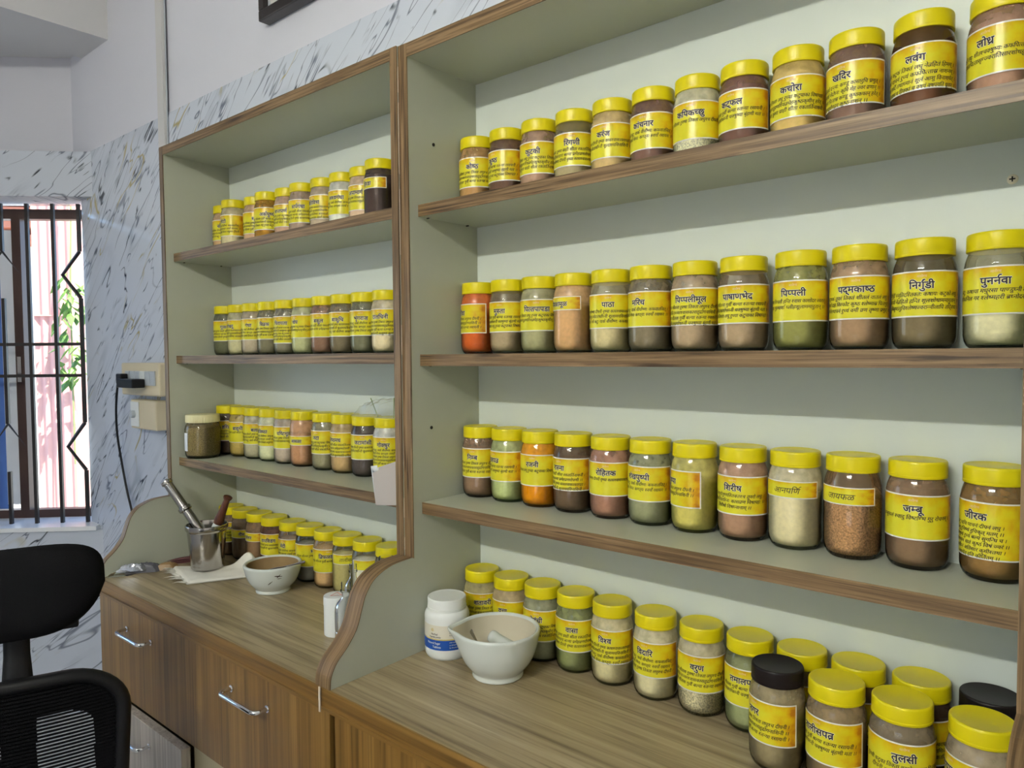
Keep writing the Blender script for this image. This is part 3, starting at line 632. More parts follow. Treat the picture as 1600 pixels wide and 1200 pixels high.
def wrap(mb, vs, fs, r, x0, z0, size, shear=0.0, lift=0.0, a0=0.0):
    """lay 2-D lettering on a cylinder of radius r about local z; x runs to the viewer's right, facing local -y"""
    R = r + lift; out = []
    for x, y in vs:
        X = x0 + (x + shear * y) * size; a = a0 + X / r
        out.append((R * sin(a), -R * cos(a), z0 + y * size))
    mb.add(out, fs)
def text_on(mb, s, r, z0, size, off, shear=0.0, lift=0.0005, xc=0.0, maxw=None, align='c'):
    vs, fs, w = shape(s, 0.0)
    k = size
    n = len(vs)
    if off > 0:      # heavier strokes: the same outlines laid side by side
        D = [(off, 0), (-off, 0)] if off < 0.025 else [(off * cos(q), off * sin(q)) for q in (0.4, 1.45, 2.5, 3.54, 4.6, 5.65)]
        if off > 0.025: D.append((0, 0))
        vs, fs = [(x + dx, y + dy) for dx, dy in D for x, y in vs], [tuple(i + n * j for i in f) for j in range(len(D)) for f in fs]
    if maxw and w * k > maxw:
        sx = maxw / (w * k); vs = [(x * sx, y) for x, y in vs]; w *= sx
    wrap(mb, vs, fs, r, xc - (w * k / 2 if align == 'c' else 0), z0, k, shear, lift)

VERSE = ["कटुका शीतला रूक्षा तिक्ता लघुश्च दीपनी ।", "कफपित्तज्वरश्वासकासहृद्रोगनाशिनी ।।", "मधुरा शीतला गुर्वी बल्या स्तन्या रसायनी ।", "वातपित्तास्रशोफघ्नी चक्षुष्या बृंहणी मता ।।",
         "उष्णा तिक्ता लघू रुच्या कटुपाका विषापहा ।", "शोथकण्डूव्रणश्वित्रमेहकुष्ठकृमीन् हरेत् ।।", "कषाया तुवरा ग्राही शीता रक्तार्तिनाशनी ।", "अतिसारहरा बल्या प्रमेहव्रणरोपणी ।।",
         "स्निग्धोष्णा दीपनी वृष्या कासश्वासज्वरापहा ।", "प्लीहगुल्मोदरार्शोघ्नी शूलामयविनाशिनी ।।", "तिक्तो रसे कटुः पाके वीर्योष्णः कफवातजित् ।", "हृद्यो रुचिकरो मेध्यः कण्ठ्यः स्वर्यो रसायनः ।।"]
EXACT = {'जीरक': ["कटु पाचि पाचनं दीपनं लघु ।", "लघु रुचिष्यं रुचिकृत् मतम् ।।", "चक्षुष्यं रुच्यं बल्यं सुगन्धि च ।", "गुल्मध्मान वातं कुष्ठं विषं ज्वरं ।।", "अर्शोघ्नं अतिसार कृमीस्तथा ।", "नाशयेत् इति कीर्तितम् ।।"],
         'पुनर्नवा': ["कटुः कषाया मधुरसा पाण्डुघ्नी दीपनी ।", "शोफानिल गर श्लेष्महरी ब्रध्नोदरप्रणुत् ।।"],
         'निर्गुंडी': ["निर्गुंडी स्मृतिदस्तिक्तः कषायः कटुको लघुः ।", "केश्यो नेत्रहितो हन्ति शूलशोथाममारुतान् ।।", "कृमिकुष्ठारुचिश्लेष्मज्वरान्नीलापि तद्विधा ।।"],
         'पद्मकाष्ठ': ["पद्मकं तुवरं तिक्तं शीतलं वातलं लघु ।", "विसर्प दाह विस्फोट कुष्ठ श्लेष्मास्र पित्तनुत् ।", "गर्भसंस्थापनं रुच्यं वमी व्रण तृष्णा प्रणुत् ।।"],
         'पिप्पली': ["कटूष्णा पिप्पली हन्ति श्वास कासोदर ज्वरान् ।", "कुष्ठ गुल्मार्शः प्लीहशूलाममारुतान् ।।"],
         'लवंग': ["लवंगं कटुकं तिक्तं लघु नेत्रहितं हिमम् ।", "दीपनं पाचनं रुच्यं कफपित्तास्र नाशनम् ।", "तृष्णां छर्दिं तथाध्मानं शूलं आशु विनाशयेत् ।", "कासं श्वासं च हिक्कां च क्षयं क्षपयति ध्रुवम् ।।"],
         'लोध्र': ["लोध्रो ग्राही लघुः शीतश्चक्षुष्यः कफपित्तनुत् ।", "कषायो रक्तपित्तासृग्ज्वरातिसारशोथहृत् ।।"],
         'खदिर': ["खदिरः शीतलो दन्त्यः कण्डू कासारुचि प्रणुत् ।", "तिक्तः कषायो मेदोघ्नः कृमि मेह ज्वर व्रणान् ।।", "श्वित्र शोथाम पित्तास्र कण्डू कुष्ठकफान् हरेत् ।", "पाण्डुरोगहर कुष्ठनाशन् ।।"],
         'जम्बू': ["जम्बूफलं स्वादु विष्टम्भि गुरु रोचनम् ।"],
         'शिरीष': ["शिरीषो मधुरोऽनुष्णस्तिक्तश्च तुवरो लघुः ।", "दोष शोथविसर्पघ्नः कासव्रण विषापहः ।।", "शिरीषो विषघ्नानाम् ।।"],
         'तुलसी': ["तुलसी कटुका तिक्ता हृद्योष्णा दाह पित्तकृत् ।", "दीपनी कुष्ठ कृच्छ्रास्र पार्श्वरुक् ।", "कफवातजित् ।।"]}
EXACT = {k: [s.replace('ऽ', '') for s in v] for k, v in EXACT.items()}

# ------------------------------------------------------------------ the jars: one set of shared shapes
RB, RL = 0.0392, 0.0366
def prof_curve(P, k=4): return catmull(P, k)
_gp = [(0.0, 0.0025), (0.025, 0.0018), (0.0285, 0.0), (0.0315, 0.0004), (0.0352, 0.0038), (0.0378, 0.0095), (0.0390, 0.0165), (RB, 0.024), (RB, 0.062), (RB, 0.098), (0.0388, 0.1055), (0.0376, 0.1125), (0.0357, 0.1190), (0.0340, 0.1235), (0.0333, 0.127), (0.0333, 0.132)]
GLASS_ME = MB().lathe(_gp, 56).mesh('jar_glass')
def powder_mesh(h, rough=0.0):
    ip = [(0.0, 0.0045), (0.028, 0.0045), (0.0335, 0.0062), (0.0366, 0.0115), (0.0381, 0.019), (0.0384, 0.03)]
    wall = [(0.0384, 0.098), (0.0376, 0.1065), (0.0362, 0.1125), (0.0344, 0.119)]
    top = [(r, z) for r, z in wall if z < h - 0.001]
    rt = 0.0384 if h < 0.1 else (0.0372 if h < 0.108 else 0.0358)
    pr = ip + top + [(rt, h), (rt * 0.6, h + 0.002), (rt * 0.25, h + 0.0035), (0.0, h + 0.004)]
    rr = random.Random(int(h * 1e4))
    ph = rr.random() * 6
    return MB().lathe(pr, 40, mod=lambda r, z, a: r).mesh('jar_powder')
POWDER_ME = {h: powder_mesh(h) for h in (0.070, 0.088, 0.100, 0.112)}
def lid_mesh():
    mb = MB(); N = 144
    pr = [(0.0335, 0.1248), (RL - 0.0004, 0.1248), (RL, 0.1254), (RL, 0.1284), (RL - 0.0004, 0.1287), (RL - 0.0002, 0.1290), (RL - 0.0002, 0.1445), (RL - 0.0006, 0.1465), (RL - 0.0016, 0.1478), (RL - 0.003, 0.1482), (RL - 0.0042, 0.1478), (RL - 0.0052, 0.1474), (0.0, 0.1472)]
    def mod(r, z, a):
        if 0.1288 < z < 0.1450 and r > 0.03:
            return r - (0.00028 if int(round(a / (2 * pi) * N)) % 2 else 0.0)
        return r
    return mb.lathe(pr, N, mod=mod).mesh('jar_lid')
LID_ME = lid_mesh()
HALF = radians(95)
def label_mesh(z0, z1, half):
    n = 49; vs = []; fs = []; R = RB + 0.00035
    for j, z in enumerate((z0, z1)):
        for i in range(n):
            a = -half + 2 * half * i / (n - 1); vs.append((R * sin(a), -R * cos(a), z))
    fs = [(i, i + 1, n + i + 1, n + i) for i in range(n - 1)]
    me = bpy.data.meshes.new('jar_label'); me.from_pydata(vs, [], fs)
    uvl = me.uv_layers.new(name='UVMap')
    for p in me.polygons:
        for li in p.loop_indices:
            vi = me.loops[li].vertex_index; uvl.data[li].uv = ((vi % n) / (n - 1), vi // n)
    return me
LABEL_ME = {'full': label_mesh(0.0425, 0.1038, HALF), 'tall': label_mesh(0.030, 0.1038, HALF), 'short': label_mesh(0.0790, 0.1045, radians(72))}
for me in (GLASS_ME, LID_ME, *POWDER_ME.values(), *LABEL_ME.values()):
    me.polygons.foreach_set('use_smooth', [True] * len(me.polygons)); me.set_sharp_from_angle(angle=radians(35))
GLASS_ME.materials.append(M['glass'])
for k, mname in (('yellow', 'lid'), ('dark', 'lid_dark')):
    me = LID_ME.copy(); me.materials.clear(); me.materials.append(M[mname]); _G['lid_' + k] = me
for h, me in list(POWDER_ME.items()):
    me.materials.append(M['powder']); m2_ = me.copy(); m2_.materials.clear(); m2_.materials.append(M['coarse']); POWDER_ME[(h, 'coarse')] = m2_
for me in LABEL_ME.values(): me.materials.append(M['label'])

def lettering(parent, title, lines, kind, seed):
    r = RB + 0.00035; ztop = 0.1038
    if title:
        hand = kind == 'hand'
        mb = MB()
        if kind in ('short', 'hand'): size = 0.0125; z = 0.0865
        else: size = 0.0135; z = ztop - 0.0235
        if not hand:
            mb.cur = 1; text_on(mb, title, r, z, size, 0.062, lift=0.00022, maxw=0.062); mb.cur = 0
        text_on(mb, title, r, z, size, 0.0 if hand else 0.026, shear=0.25 if hand else 0.0, lift=0.0004, maxw=0.062)
        me = mb.mesh('title', fix=False); link('title_lettering', me, [M['ink'], M['white_ink']], parent)
    if kind in ('short', 'hand'): return
    mb = MB(); text_on(mb, 'आरोग्य', r, ztop - 0.0088, 0.0046, 0.012, lift=0.0003)
    link('small_heading', mb.mesh('heading', fix=False), M['pink_ink'], parent)
    if lines:
        mb = MB(); n = len(lines)
        pitch = 0.0088 if n <= 4 else 0.0078; z = ztop - 0.0335
        for ln_ in lines:
            text_on(mb, ln_, r, z, 0.0076 if n <= 4 else 0.0068, 0.020, shear=0.22, lift=0.0003, maxw=0.108); z -= pitch
        link('verse_lettering', mb.mesh('verse', fix=False), M['ink'], parent)
ORD = ['first', 'second', 'third', 'fourth', 'fifth', 'sixth', 'seventh', 'eighth', 'ninth', 'tenth', 'eleventh', 'twelfth']
def jar(x, y, z, col, title, t, label, group, kind='full', nlines=3, fill=0.100, dust=0.75, lid='yellow', coarse=False, seed=0, dustcol=None, lz=0.0):
    vx, vy = CAM[0] - x, CAM[1] - y
    rz = atan2(vy, vx) + pi / 2 + math.asin(max(-0.999, min(0.999, t)))
    root = thing('powder_jar', (x, y, z), label, 'jar', group, rz)
    g = link('glass_body', GLASS_ME, None, root); c = tuple(min(0.9, q * 1.65) for q in srgb(*col))
    dc = dustcol or tuple(min(1, q * 1.05 + 0.02) for q in c); g.color = (*dc, dust)
    p = link('powder', POWDER_ME[(fill, 'coarse') if coarse else fill], None, root); p.color = (*c, 1)
    link('lid', _G['lid_' + lid], None, root)
    if kind != 'none':
        lk = {'full': 'full', 'tall': 'tall', 'short': 'short', 'hand': 'short'}[kind]
        l = link('label', LABEL_ME[lk], None, root); l.location.z = lz; l['aspect'] = {'full': 1.0, 'tall': 1.2, 'short': 0.42}[lk]
        if lk == 'short': l['aspect'] = 0.55
        lines = EXACT.get(title) or [VERSE[(seed * 2 + k) % len(VERSE)] for k in range(nlines)]
        lettering(l, title, lines[:nlines] if title not in EXACT else lines, kind, seed)
    return root
# (x, colour, colour name, title, t = where the title sits across the jar, options)
ROWS = []
ROWS.append(("right cabinet's top shelf", 1.7992, [
    (0.042, (158, 124, 80), 'tan', 'कोष्ठ', -.32, {}), (0.124, (100, 74, 58), 'brown', 'कुष्ठ', -.76, {}), (0.207, (152, 124, 104), 'beige brown', 'कुटकी', -.38, {}),
    (0.290, (158, 145, 112), 'beige', 'रिंगणी', -.16, dict(dust=.3)), (0.373, (178, 155, 108), 'sandy', 'करंज', -.44, dict(nlines=2, fill=.112)), (0.455, (112, 84, 72), 'dark brown', 'कांचनार', -.47, dict(nlines=2)),
    (0.537, (190, 186, 158), 'off white', 'कपिकच्छु', -.32, dict(nlines=1, coarse=True, dust=.75)), (0.617, (108, 78, 66), 'reddish brown', 'कट्फल', -.52, dict(nlines=2, fill=.112, dust=.8)), (0.700, (182, 158, 96), 'yellowish tan', 'कचोरा', -.26, dict(fill=.112)),
    (0.782, (118, 92, 78), 'brown', 'खदिर', -.5, {}), (0.867, (98, 64, 42), 'deep brown', 'लवंग', -.245, dict(dust=.35)), (0.957, (150, 118, 98), 'pinkish brown', 'लोध्र', -.48, dict(fill=.112))]))
ROWS.append(("right cabinet's second shelf", 1.5005, [
    (0.042, (172, 86, 34), 'orange brown', 'सारिवा', -.96, dict(fill=.112, dust=.9)), (0.1235, (152, 136, 108), 'beige', 'मुस्ता', -.5, dict(dust=.4)), (0.205, (152, 148, 112), 'greyish green', 'पित्तपापडा', -.22, dict(nlines=2)),
    (0.286, (182, 148, 106), 'tan', 'पिंपळामूळ', -.8, dict(kind='short', fill=.112, dust=.9)), (0.369, (180, 168, 130), 'cream', 'पाठा', -.16, dict(dust=.4)), (0.450, (122, 110, 88), 'grey brown', 'मरिच', -.56, dict(nlines=2)),
    (0.533, (160, 140, 114), 'beige', 'पिप्पलीमूल', -.22, dict(nlines=4)), (0.617, (156, 136, 110), 'beige', 'पाषाणभेद', -.28, dict(dust=.35)), (0.706, (132, 130, 74), 'olive green', 'पिप्पली', -.28, dict(dust=.8)),
    (0.789, (148, 122, 94), 'brown', 'पद्मकाष्ठ', -.12, dict(fill=.112)), (0.872, (116, 102, 76), 'dark olive brown', 'निर्गुंडी', -.085, dict(dust=.4)), (0.957, (190, 184, 152), 'off white', 'पुनर्नवा', -.09, dict(dust=.35))]))
ROWS.append(("right cabinet's third shelf", 1.2000, [
    (0.042, (132, 106, 84), 'brown', 'निम्ब', -.48, {}), (0.1222, (165, 172, 120), 'pale green', 'तेजपत्र', -.85, dict(nlines=2)), (0.2024, (206, 132, 8), 'bright turmeric orange', 'रजनी', -.42, dict(nlines=1, fill=.112, dust=.9)),
    (0.283, (100, 80, 60), 'dark brown', 'रास्ना', -.72, dict(nlines=4)), (0.367, (150, 112, 92), 'pinkish brown', 'रोहितक', -.26, dict(nlines=1, fill=.112, dust=.85)), (0.449, (140, 140, 108), 'grey green', 'शंखपुष्पी', -.58, dict(nlines=2)),
    (0.533, (182, 172, 96), 'greenish yellow', 'शतपुष्पा', -.985, dict(nlines=2)), (0.617, (158, 126, 102), 'pinkish brown', 'शिरीष', -.415, dict(fill=.112, dust=.9)), (0.700, (194, 184, 150), 'cream', 'आनपर्णि', -.35, dict(kind='hand', fill=.088)),
    (0.783, (164, 128, 90), 'coarse brown', 'जायफळ', -.44, dict(kind='hand', coarse=True, fill=.088, dust=.2)), (0.867, (124, 100, 76), 'brown', 'जम्बू', -.14, dict(nlines=1, fill=.112)), (0.957, (132, 102, 58), 'mustard brown', 'जीरक', -.55, dict(kind='tall'))]))
ROWS.append(("back row on the right worktop", ZC, [
    (0.042, (166, 156, 112), 'greenish cream', 'शतावरी', 0.0, {}), (0.124, (172, 152, 114), 'flaky tan', 'वचा', -.47, dict(coarse=True, dust=.75)), (0.206, (140, 140, 110), 'grey green', 'रेवंची', -.34, {}),
    (0.287, (128, 132, 86), 'green', 'वासा', -.22, {}), (0.369, (190, 180, 142), 'cream', 'विश्व', -.37, dict(nlines=4)), (0.459, (196, 186, 152), 'off white', 'विदारि', -.51, {}),
    (0.546, (186, 176, 144), 'lumpy cream', 'वरुण', -.195, dict(coarse=True, dust=.7)), (0.630, (146, 150, 108), 'grey green', 'तमालपत्र', -.3, dict(nlines=2, dust=.3)), (0.712, (110, 90, 66), 'brown', 'तगर', -.3, {}),
    (0.793, (96, 74, 54), 'dark brown', 'ताम्र', -.3, {}), (0.875, (78, 58, 40), 'dark brown', 'त्रिवृत', -.3, {}), (0.957, (60, 46, 36), 'dark', 'तिल', -.4, dict(lid='dark'))]))
ROWS.append(("front row on the right worktop", ZC, [
    (0.704, (142, 128, 96), 'grey beige', 'तगर', -.81, dict(lid='dark')), (0.786, (134, 114, 82), 'brown', 'तालीसपत्र', -.63, dict(nlines=2)), (0.868, (122, 108, 86), 'grey brown', 'तुलसी', .08, {}), (0.9575, (156, 140, 114), 'beige', 'त्रायमाण', -.85, {})]))
ROWS.append(("left cabinet's top shelf", 1.8035, [
    (-0.996, (176, 146, 112), 'tan', 'सोनामुखी', -.1, {}), (-0.903, (178, 168, 136), 'cream', 'गंगेटी', -.84, {}), (-0.820, (182, 152, 122), 'pinkish tan', 'सर्षप', -.1, {}), (-0.7405, (152, 112, 34), 'amber', 'अर्कपुष्पी', -.1, {}), (-0.6605, (182, 152, 130), 'pinkish beige', 'सप्तपर्ण', -.6, {}),
    (-0.581, (152, 132, 116), 'grey beige', 'सर्पगंधा', -.4, {}), (-0.495, (166, 150, 130), 'beige', 'अतिविषा', -.8, dict(nlines=4)), (-0.4145, (206, 206, 186), 'white', 'अश्वगंधा', -.55, dict(nlines=2)), (-0.333, (190, 166, 142), 'beige', 'अपामार्ग', -.6, dict(nlines=2)),
    (-0.250, (66, 52, 48), 'very dark brown', 'हिरडा', -.8, dict(kind='short', fill=.112, dust=.9)), (-0.165, (150, 130, 110), 'beige', 'अर्जुन', 0.0, {})]))
ROWS.append(("left cabinet's second shelf", 1.5045, [
    (-1.005, (94, 94, 70), 'dark green', 'गुळवेल', -.1, {}), (-0.925, (176, 170, 136), 'cream', 'गोखरू', -.8, {}), (-0.845, (162, 150, 130), 'beige', 'गंधा', -.5, {}), (-0.760, (120, 114, 90), 'grey brown', 'चित्रक', -.5, {}), (-0.675, (126, 120, 100), 'grey brown', 'चिरायता', -.55, dict(kind='tall', nlines=5)),
    (-0.589, (166, 166, 126), 'pale green', 'चोप', -.75, dict(nlines=2)), (-0.501, (130, 100, 80), 'reddish brown', 'बकुल', -.5, dict(nlines=2)), (-0.420, (116, 104, 80), 'brown', 'बाकुचि', -.5, {}), (-0.336, (110, 108, 84), 'grey green', 'भृंगराज', -.35, {}), (-0.255, (204, 182, 152), 'pinkish cream', 'दालचिनी', -.5, dict(nlines=4)),
    (-0.170, (206, 200, 190), 'white', 'दारुहळद', .3, {})]))
ROWS.append(("left cabinet's third shelf", 1.2040, [
    (-1.0075, (90, 74, 60), 'dark brown', 'हरिद्रा', -.2, {}), (-0.9275, (166, 146, 80), 'mustard', 'ब्राह्मी', -.4, dict(nlines=1)), (-0.8472, (166, 160, 136), 'grey beige', 'बला', -.2, {}), (-0.7668, (196, 196, 162), 'pale cream', 'मंजिष्ठा', -.75, {}), (-0.687, (170, 156, 140), 'beige', 'यष्टिमूळ', -.3, dict(nlines=2)),
    (-0.607, (172, 132, 98), 'orange tan', 'आमळा', -.6, dict(kind='short', lz=-.0215, fill=.112, dust=.9)), (-0.507, (140, 134, 106), 'grey green', 'जटा', -.7, {}), (-0.425, (176, 150, 106), 'tan', 'जेष्ठमध', -.75, dict(nlines=4)), (-0.340, (80, 70, 66), 'dark grey', 'जटामांसी', -.3, dict(nlines=2)), (-0.255, (202, 196, 188), 'white', 'गोक्षुर', -.4, dict(nlines=5, kind='tall')),
    (-0.170, (190, 170, 150), 'beige', 'गोमूत्र', .2, {})]))
ROWS.append(("row on the left worktop", ZC, [
    (-1.007, (112, 92, 70), 'brown', 'नागर', -.3, {}), (-0.927, (104, 86, 66), 'brown', 'नीम', -.3, dict(kind='short', lz=-.012, fill=.112)), (-0.847, (128, 102, 76), 'brown', 'नागकेशर', -.9, dict(kind='short', lz=-.010, fill=.112)), (-0.767, (92, 60, 46), 'dark reddish brown', 'वायविडंग', -.5, dict(nlines=2)), (-0.674, (152, 132, 110), 'beige', 'मेंदी', -.7, dict(nlines=2, dust=.3)),
    (-0.591, (130, 126, 112), 'grey', 'मसूर', .3, dict(nlines=1, dust=.1)), (-0.509, (184, 154, 110), 'tan', 'त्रिफळाचूर्ण', .0, dict(nlines=1, dust=.35)), (-0.427, (164, 154, 104), 'greenish tan', 'तालीमखाना', .1, dict(kind='hand', dust=.15)), (-0.345, (188, 184, 168), 'off white', None, .2, dict(kind='short', dust=.1)), (-0.257, (172, 166, 158), 'pale grey', 'सुंठ', .2, dict(dust=.1))]))
YJ = -0.0412
YOFF = {("left cabinet's top shelf", 1): -0.065, ("left cabinet's top shelf", 3): -0.0535, ("left cabinet's top shelf", 5): -0.047, ("left cabinet's top shelf", 9): -0.060}
seed = 0
for rname, z, items in ROWS:
    for i, (x, colr, cname, title, t_, op) in enumerate(items):
        y = -0.1235 if rname.startswith('front') else YOFF.get((rname, i), YJ)
        lidn = 'dark-lidded' if op.get('lid') == 'dark' else 'yellow-lidded'
        lab = f"{lidn} jar of {cname} powder, {ORD[i]} from left on {rname}" if 'shelf' in rname else f"{lidn} jar of {cname} powder, {ORD[i]} from left in {rname}"
        jar(x, y, z + 0.0004, colr, title, t_, lab, f"powder jars, {rname}", seed=seed, **op); seed += 1

# ------------------------------------------------------------------ mortars, bottles and the rest on the worktop
LEFT = Vector((-0.764, -0.645, 0.0))       # towards the left of the room as one faces the shelves at a slant
# large white mortar with spout
mx_, my_ = 0.190, -0.1605
t = thing('mortar', (mx_, my_, ZC + 0.0003), 'large white ceramic mortar with a pouring lip, on the right worktop by the white bottle', 'mortar')
sa = atan2(LEFT.y, LEFT.x)
def spout(r, z, a):
    d = (a - sa + pi) % (2 * pi) - pi
    k = max(0, (z - 0.050) / 0.038); return r + (0.014 * k ** 1.5 * math.exp(-(d / 0.26) ** 2) if r > 0.055 else 0)
outp = catmull([(0.0, 0.004), (0.040, 0.003), (0.046, 0.0), (0.0485, 0.002), (0.0480, 0.009), (0.0515, 0.014), (0.064, 0.030), (0.0735, 0.052), (0.0785, 0.075), (0.0805, 0.085), (0.0800, 0.0885), (0.0780, 0.0905), (0.0750, 0.0895), (0.0725, 0.086)], 4)
inp = catmull([(0.0725, 0.086), (0.0715, 0.078), (0.066, 0.052), (0.052, 0.028), (0.030, 0.015), (0.0, 0.011)], 5)
MB().lathe(outp, 96, mod=spout, cap=False).build('bowl', M['ceramic'], t, world=False, smooth=True, angle=60)
MB().lathe(inp, 96, mod=spout, cap=False).build('inner_glaze', M['ceramic_in'], t, world=False, smooth=True, angle=60)
def along(a, b_, prof, seg=32):
    """lathe profile (r, fraction) laid from a to b"""
    a, b_ = Vector(a), Vector(b_); d = b_ - a; q = d.to_track_quat('Z', 'Y'); L_ = d.length
    mb = MB().lathe([(r, f * L_) for r, f in prof], seg); mb.v = [tuple(a + q @ Vector(v)) for v in mb.v]; return mb
ps = thing('pestle', (mx_ + 0.03, my_, ZC + 0.04), 'white ceramic pestle lying inside the large mortar, round end up', 'pestle')
a, b_ = Vector((0.1850, -0.1800, ZC + 0.0805)), Vector((0.2330, -0.1480, ZC + 0.0480))
along(a, b_, [(0.0, 0.0), (0.006, 0.012), (0.010, 0.05), (0.0118, 0.13), (0.0118, 0.2), (0.0108, 0.28), (0.0115, 0.6), (0.0125, 0.8)]).build('handle', M['ceramic'], ps, smooth=True, angle=60)
along(a, b_, [(0.0125, 0.801), (0.0148, 0.84), (0.0158, 0.92), (0.0140, 0.98), (0.009, 1.03), (0, 1.05)]).build('grinding_head', M['ceramic_in'], ps, smooth=True, angle=60)
def spatula(label, a, b_, w=0.006):
    t = thing('spatula', a, label, 'spatula'); a, b_ = Vector(a), Vector(b_); d = b_ - a
    P = [a + d * k for k in (0, 0.03, 0.3, 0.62, 0.72, 0.9, 1.0)]
    MB().tube(P, [w * .7, w, w * .55, w * .5, w * .9, w, w * .6], 12, squash=0.22).build('blade', M['steel'], t, smooth=True)
    return t
spatula('thin steel spatula lying in the large white mortar beside the pestle', (mx_ - 0.049, my_ - 0.022, ZC + 0.0780), (mx_ + 0.010, my_ - 0.036, ZC + 0.034))
# smaller white mortar, left
lx, ly = -0.586, -0.1585
t = thing('mortar', (lx, ly, ZC), 'smaller white ceramic mortar with dark scratches and brown residue, on the left worktop', 'mortar')
outp = catmull([(0.0, 0.004), (0.036, 0.003), (0.041, 0.0), (0.0435, 0.002), (0.0430, 0.008), (0.0455, 0.0115), (0.058, 0.026), (0.0665, 0.045), (0.0710, 0.062), (0.0725, 0.069), (0.0715, 0.0725), (0.0690, 0.0740), (0.0660, 0.073), (0.0640, 0.070)], 4)
inp = catmull([(0.0640, 0.070), (0.0625, 0.060), (0.056, 0.038), (0.042, 0.021), (0.022, 0.013), (0.0, 0.011)], 5)
MB().lathe(outp, 80, cap=False).build('bowl', M['ceramic'], t, world=False, smooth=True, angle=60)
MB().lathe(inp, 80, cap=False).build('inside', M['paste'], t, world=False, smooth=True, angle=60)
def on_bowl(pts, rfun):
    pass
view = atan2(CAM[1] - ly, CAM[0] - lx)
def smear(da0, z0, da1, z1, w):
    mb = MB(); n = 7; vs = []
    import bisect
    zs = [z for r, z in outp]
    def rad(z):
        for (r0, q0), (r1, q1) in zip(outp[20:], outp[21:]):
            if q0 <= z <= q1: return r0 + (r1 - r0) * (z - q0) / (q1 - q0 + 1e-9) + 0.0004
        return 0.072
    for i in range(n):
        k = i / (n - 1); a = view + da0 + (da1 - da0) * k; z = z0 + (z1 - z0) * k; ww = w * sin(pi * min(0.92, k + 0.08)) + 0.0004
        for s_ in (-1, 1): zz = z + s_ * ww; r = rad(zz); vs.append((r * cos(a), r * sin(a), zz))
    mb.add(vs, [(2 * i, 2 * i + 1, 2 * i + 3, 2 * i + 2) for i in range(n - 1)])
    return mb.build('scratch_mark', M['stain'], t, world=False, fix=False)
smear(0.05, 0.0555, 0.32, 0.0530, 0.0011); smear(0.13, 0.0500, 0.26, 0.0590, 0.0010); smear(-0.20, 0.0330, -0.02, 0.0420, 0.0009); smear(0.15, 0.0475, 0.30, 0.0480, 0.0004)
spatula('thin steel spatula resting across the rim of the smaller mortar', (lx + 0.1215, ly + 0.016, ZC + 0.0925), (lx + 0.012, ly - 0.022, ZC + 0.058), 0.0035)

# cotton cloth, folded, with a fringe, under the steel mortar
t = thing('cloth', (-0.87, -0.19, ZC), 'folded white cotton cloth with frayed edge, spread under the steel mortar', 'cloth')
A, B_, C_, D_ = Vector((-0.803, -0.281)), Vector((-0.716, -0.112)), Vector((-0.800, -0.092)), Vector((-1.000, -0.238))
def cl(u, v, lift):
    p = (A.lerp(B_, u)).lerp(D_.lerp(C_, u), v); w = 0.0016 * sin(9 * u + 4 * v) + 0.0014 * sin(13 * v - 5 * u)
    edge = min(u, v, 1 - u, 1 - v); flat = min(1, edge * 5)
    bump = 0.046 * math.exp(-((u - 0.92) / 0.14) ** 2 - ((v - 0.72) / 0.30) ** 2) * (1 if lift > 0.003 else 0)
    h = lift * min(1, 0.35 + edge * 12) + (w + 0.0014) * flat * (1.0 if lift > 0.003 else 0.2)
    return (p.x, p.y, ZC + 0.0006 + max(0.0, h) + bump)
c1 = MB().grid(40, 40, lambda u, v: cl(u, v, 0.0075)).build('upper_fold', M['cloth'], t, smooth=True, fix=False)
MB().grid(30, 30, lambda u, v: cl(u, v, 0.001)).build('lower_fold', M['cloth'], t, smooth=True, fix=False)
mb = MB(); rr = random.Random(5)
for k in range(46):
    v = rr.uniform(0.02, 1.0); p = A.lerp(D_, v); q = p + Vector((-0.030 - 0.022 * rr.random(), -0.012 + rr.uniform(-0.02, 0.015))) * (0.5 + 0.6 * rr.random())
    z0 = ZC + 0.002 + 0.006 * rr.random(); w = 0.0016 + 0.003 * rr.random()
    n_ = Vector((-(q - p).y, (q - p).x)).normalized() * w
    m_ = p.lerp(q, 0.55)
    mb.add([(p.x - n_.x, p.y - n_.y, z0), (p.x + n_.x, p.y + n_.y, z0), (m_.x + n_.x, m_.y + n_.y, z0 + 0.002 * rr.random()), (q.x, q.y, ZC + 0.0012), (m_.x - n_.x, m_.y - n_.y, z0 + 0.002 * rr.random())], [(0, 1, 2, 4), (4, 2, 3)])
mb.build('fringe', M['cloth'], t, fix=False)
# steel mortar
sx0, sy0, sz0 = -0.879, -0.185, ZC + 0.0130
t = thing('steel_mortar', (sx0, sy0, sz0), 'tapered stainless steel mortar standing on the white cloth', 'mortar')
outp = [(0.0, 0.002), (0.040, 0.0), (0.0432, 0.001), (0.0440, 0.004), (0.0432, 0.010), (0.0440, 0.014), (0.0512, 0.092), (0.0524, 0.104), (0.0552, 0.108), (0.0565, 0.111), (0.0568, 0.120), (0.0562, 0.1225), (0.0548, 0.1232), (0.0530, 0.122), (0.0500, 0.108), (0.0430, 0.030), (0.034, 0.014), (0.0, 0.010)]
MB().lathe(outp, 72).build('cup', M['steel'], t, world=False, smooth=True, angle=28)
p0, p1 = Vector((-0.984, -0.250, 1.1524)), Vector((-0.892, -0.193, 1.004))
t = thing('steel_pestle', p0, 'long stainless steel pestle with collared handle leaning in the steel mortar', 'pestle')
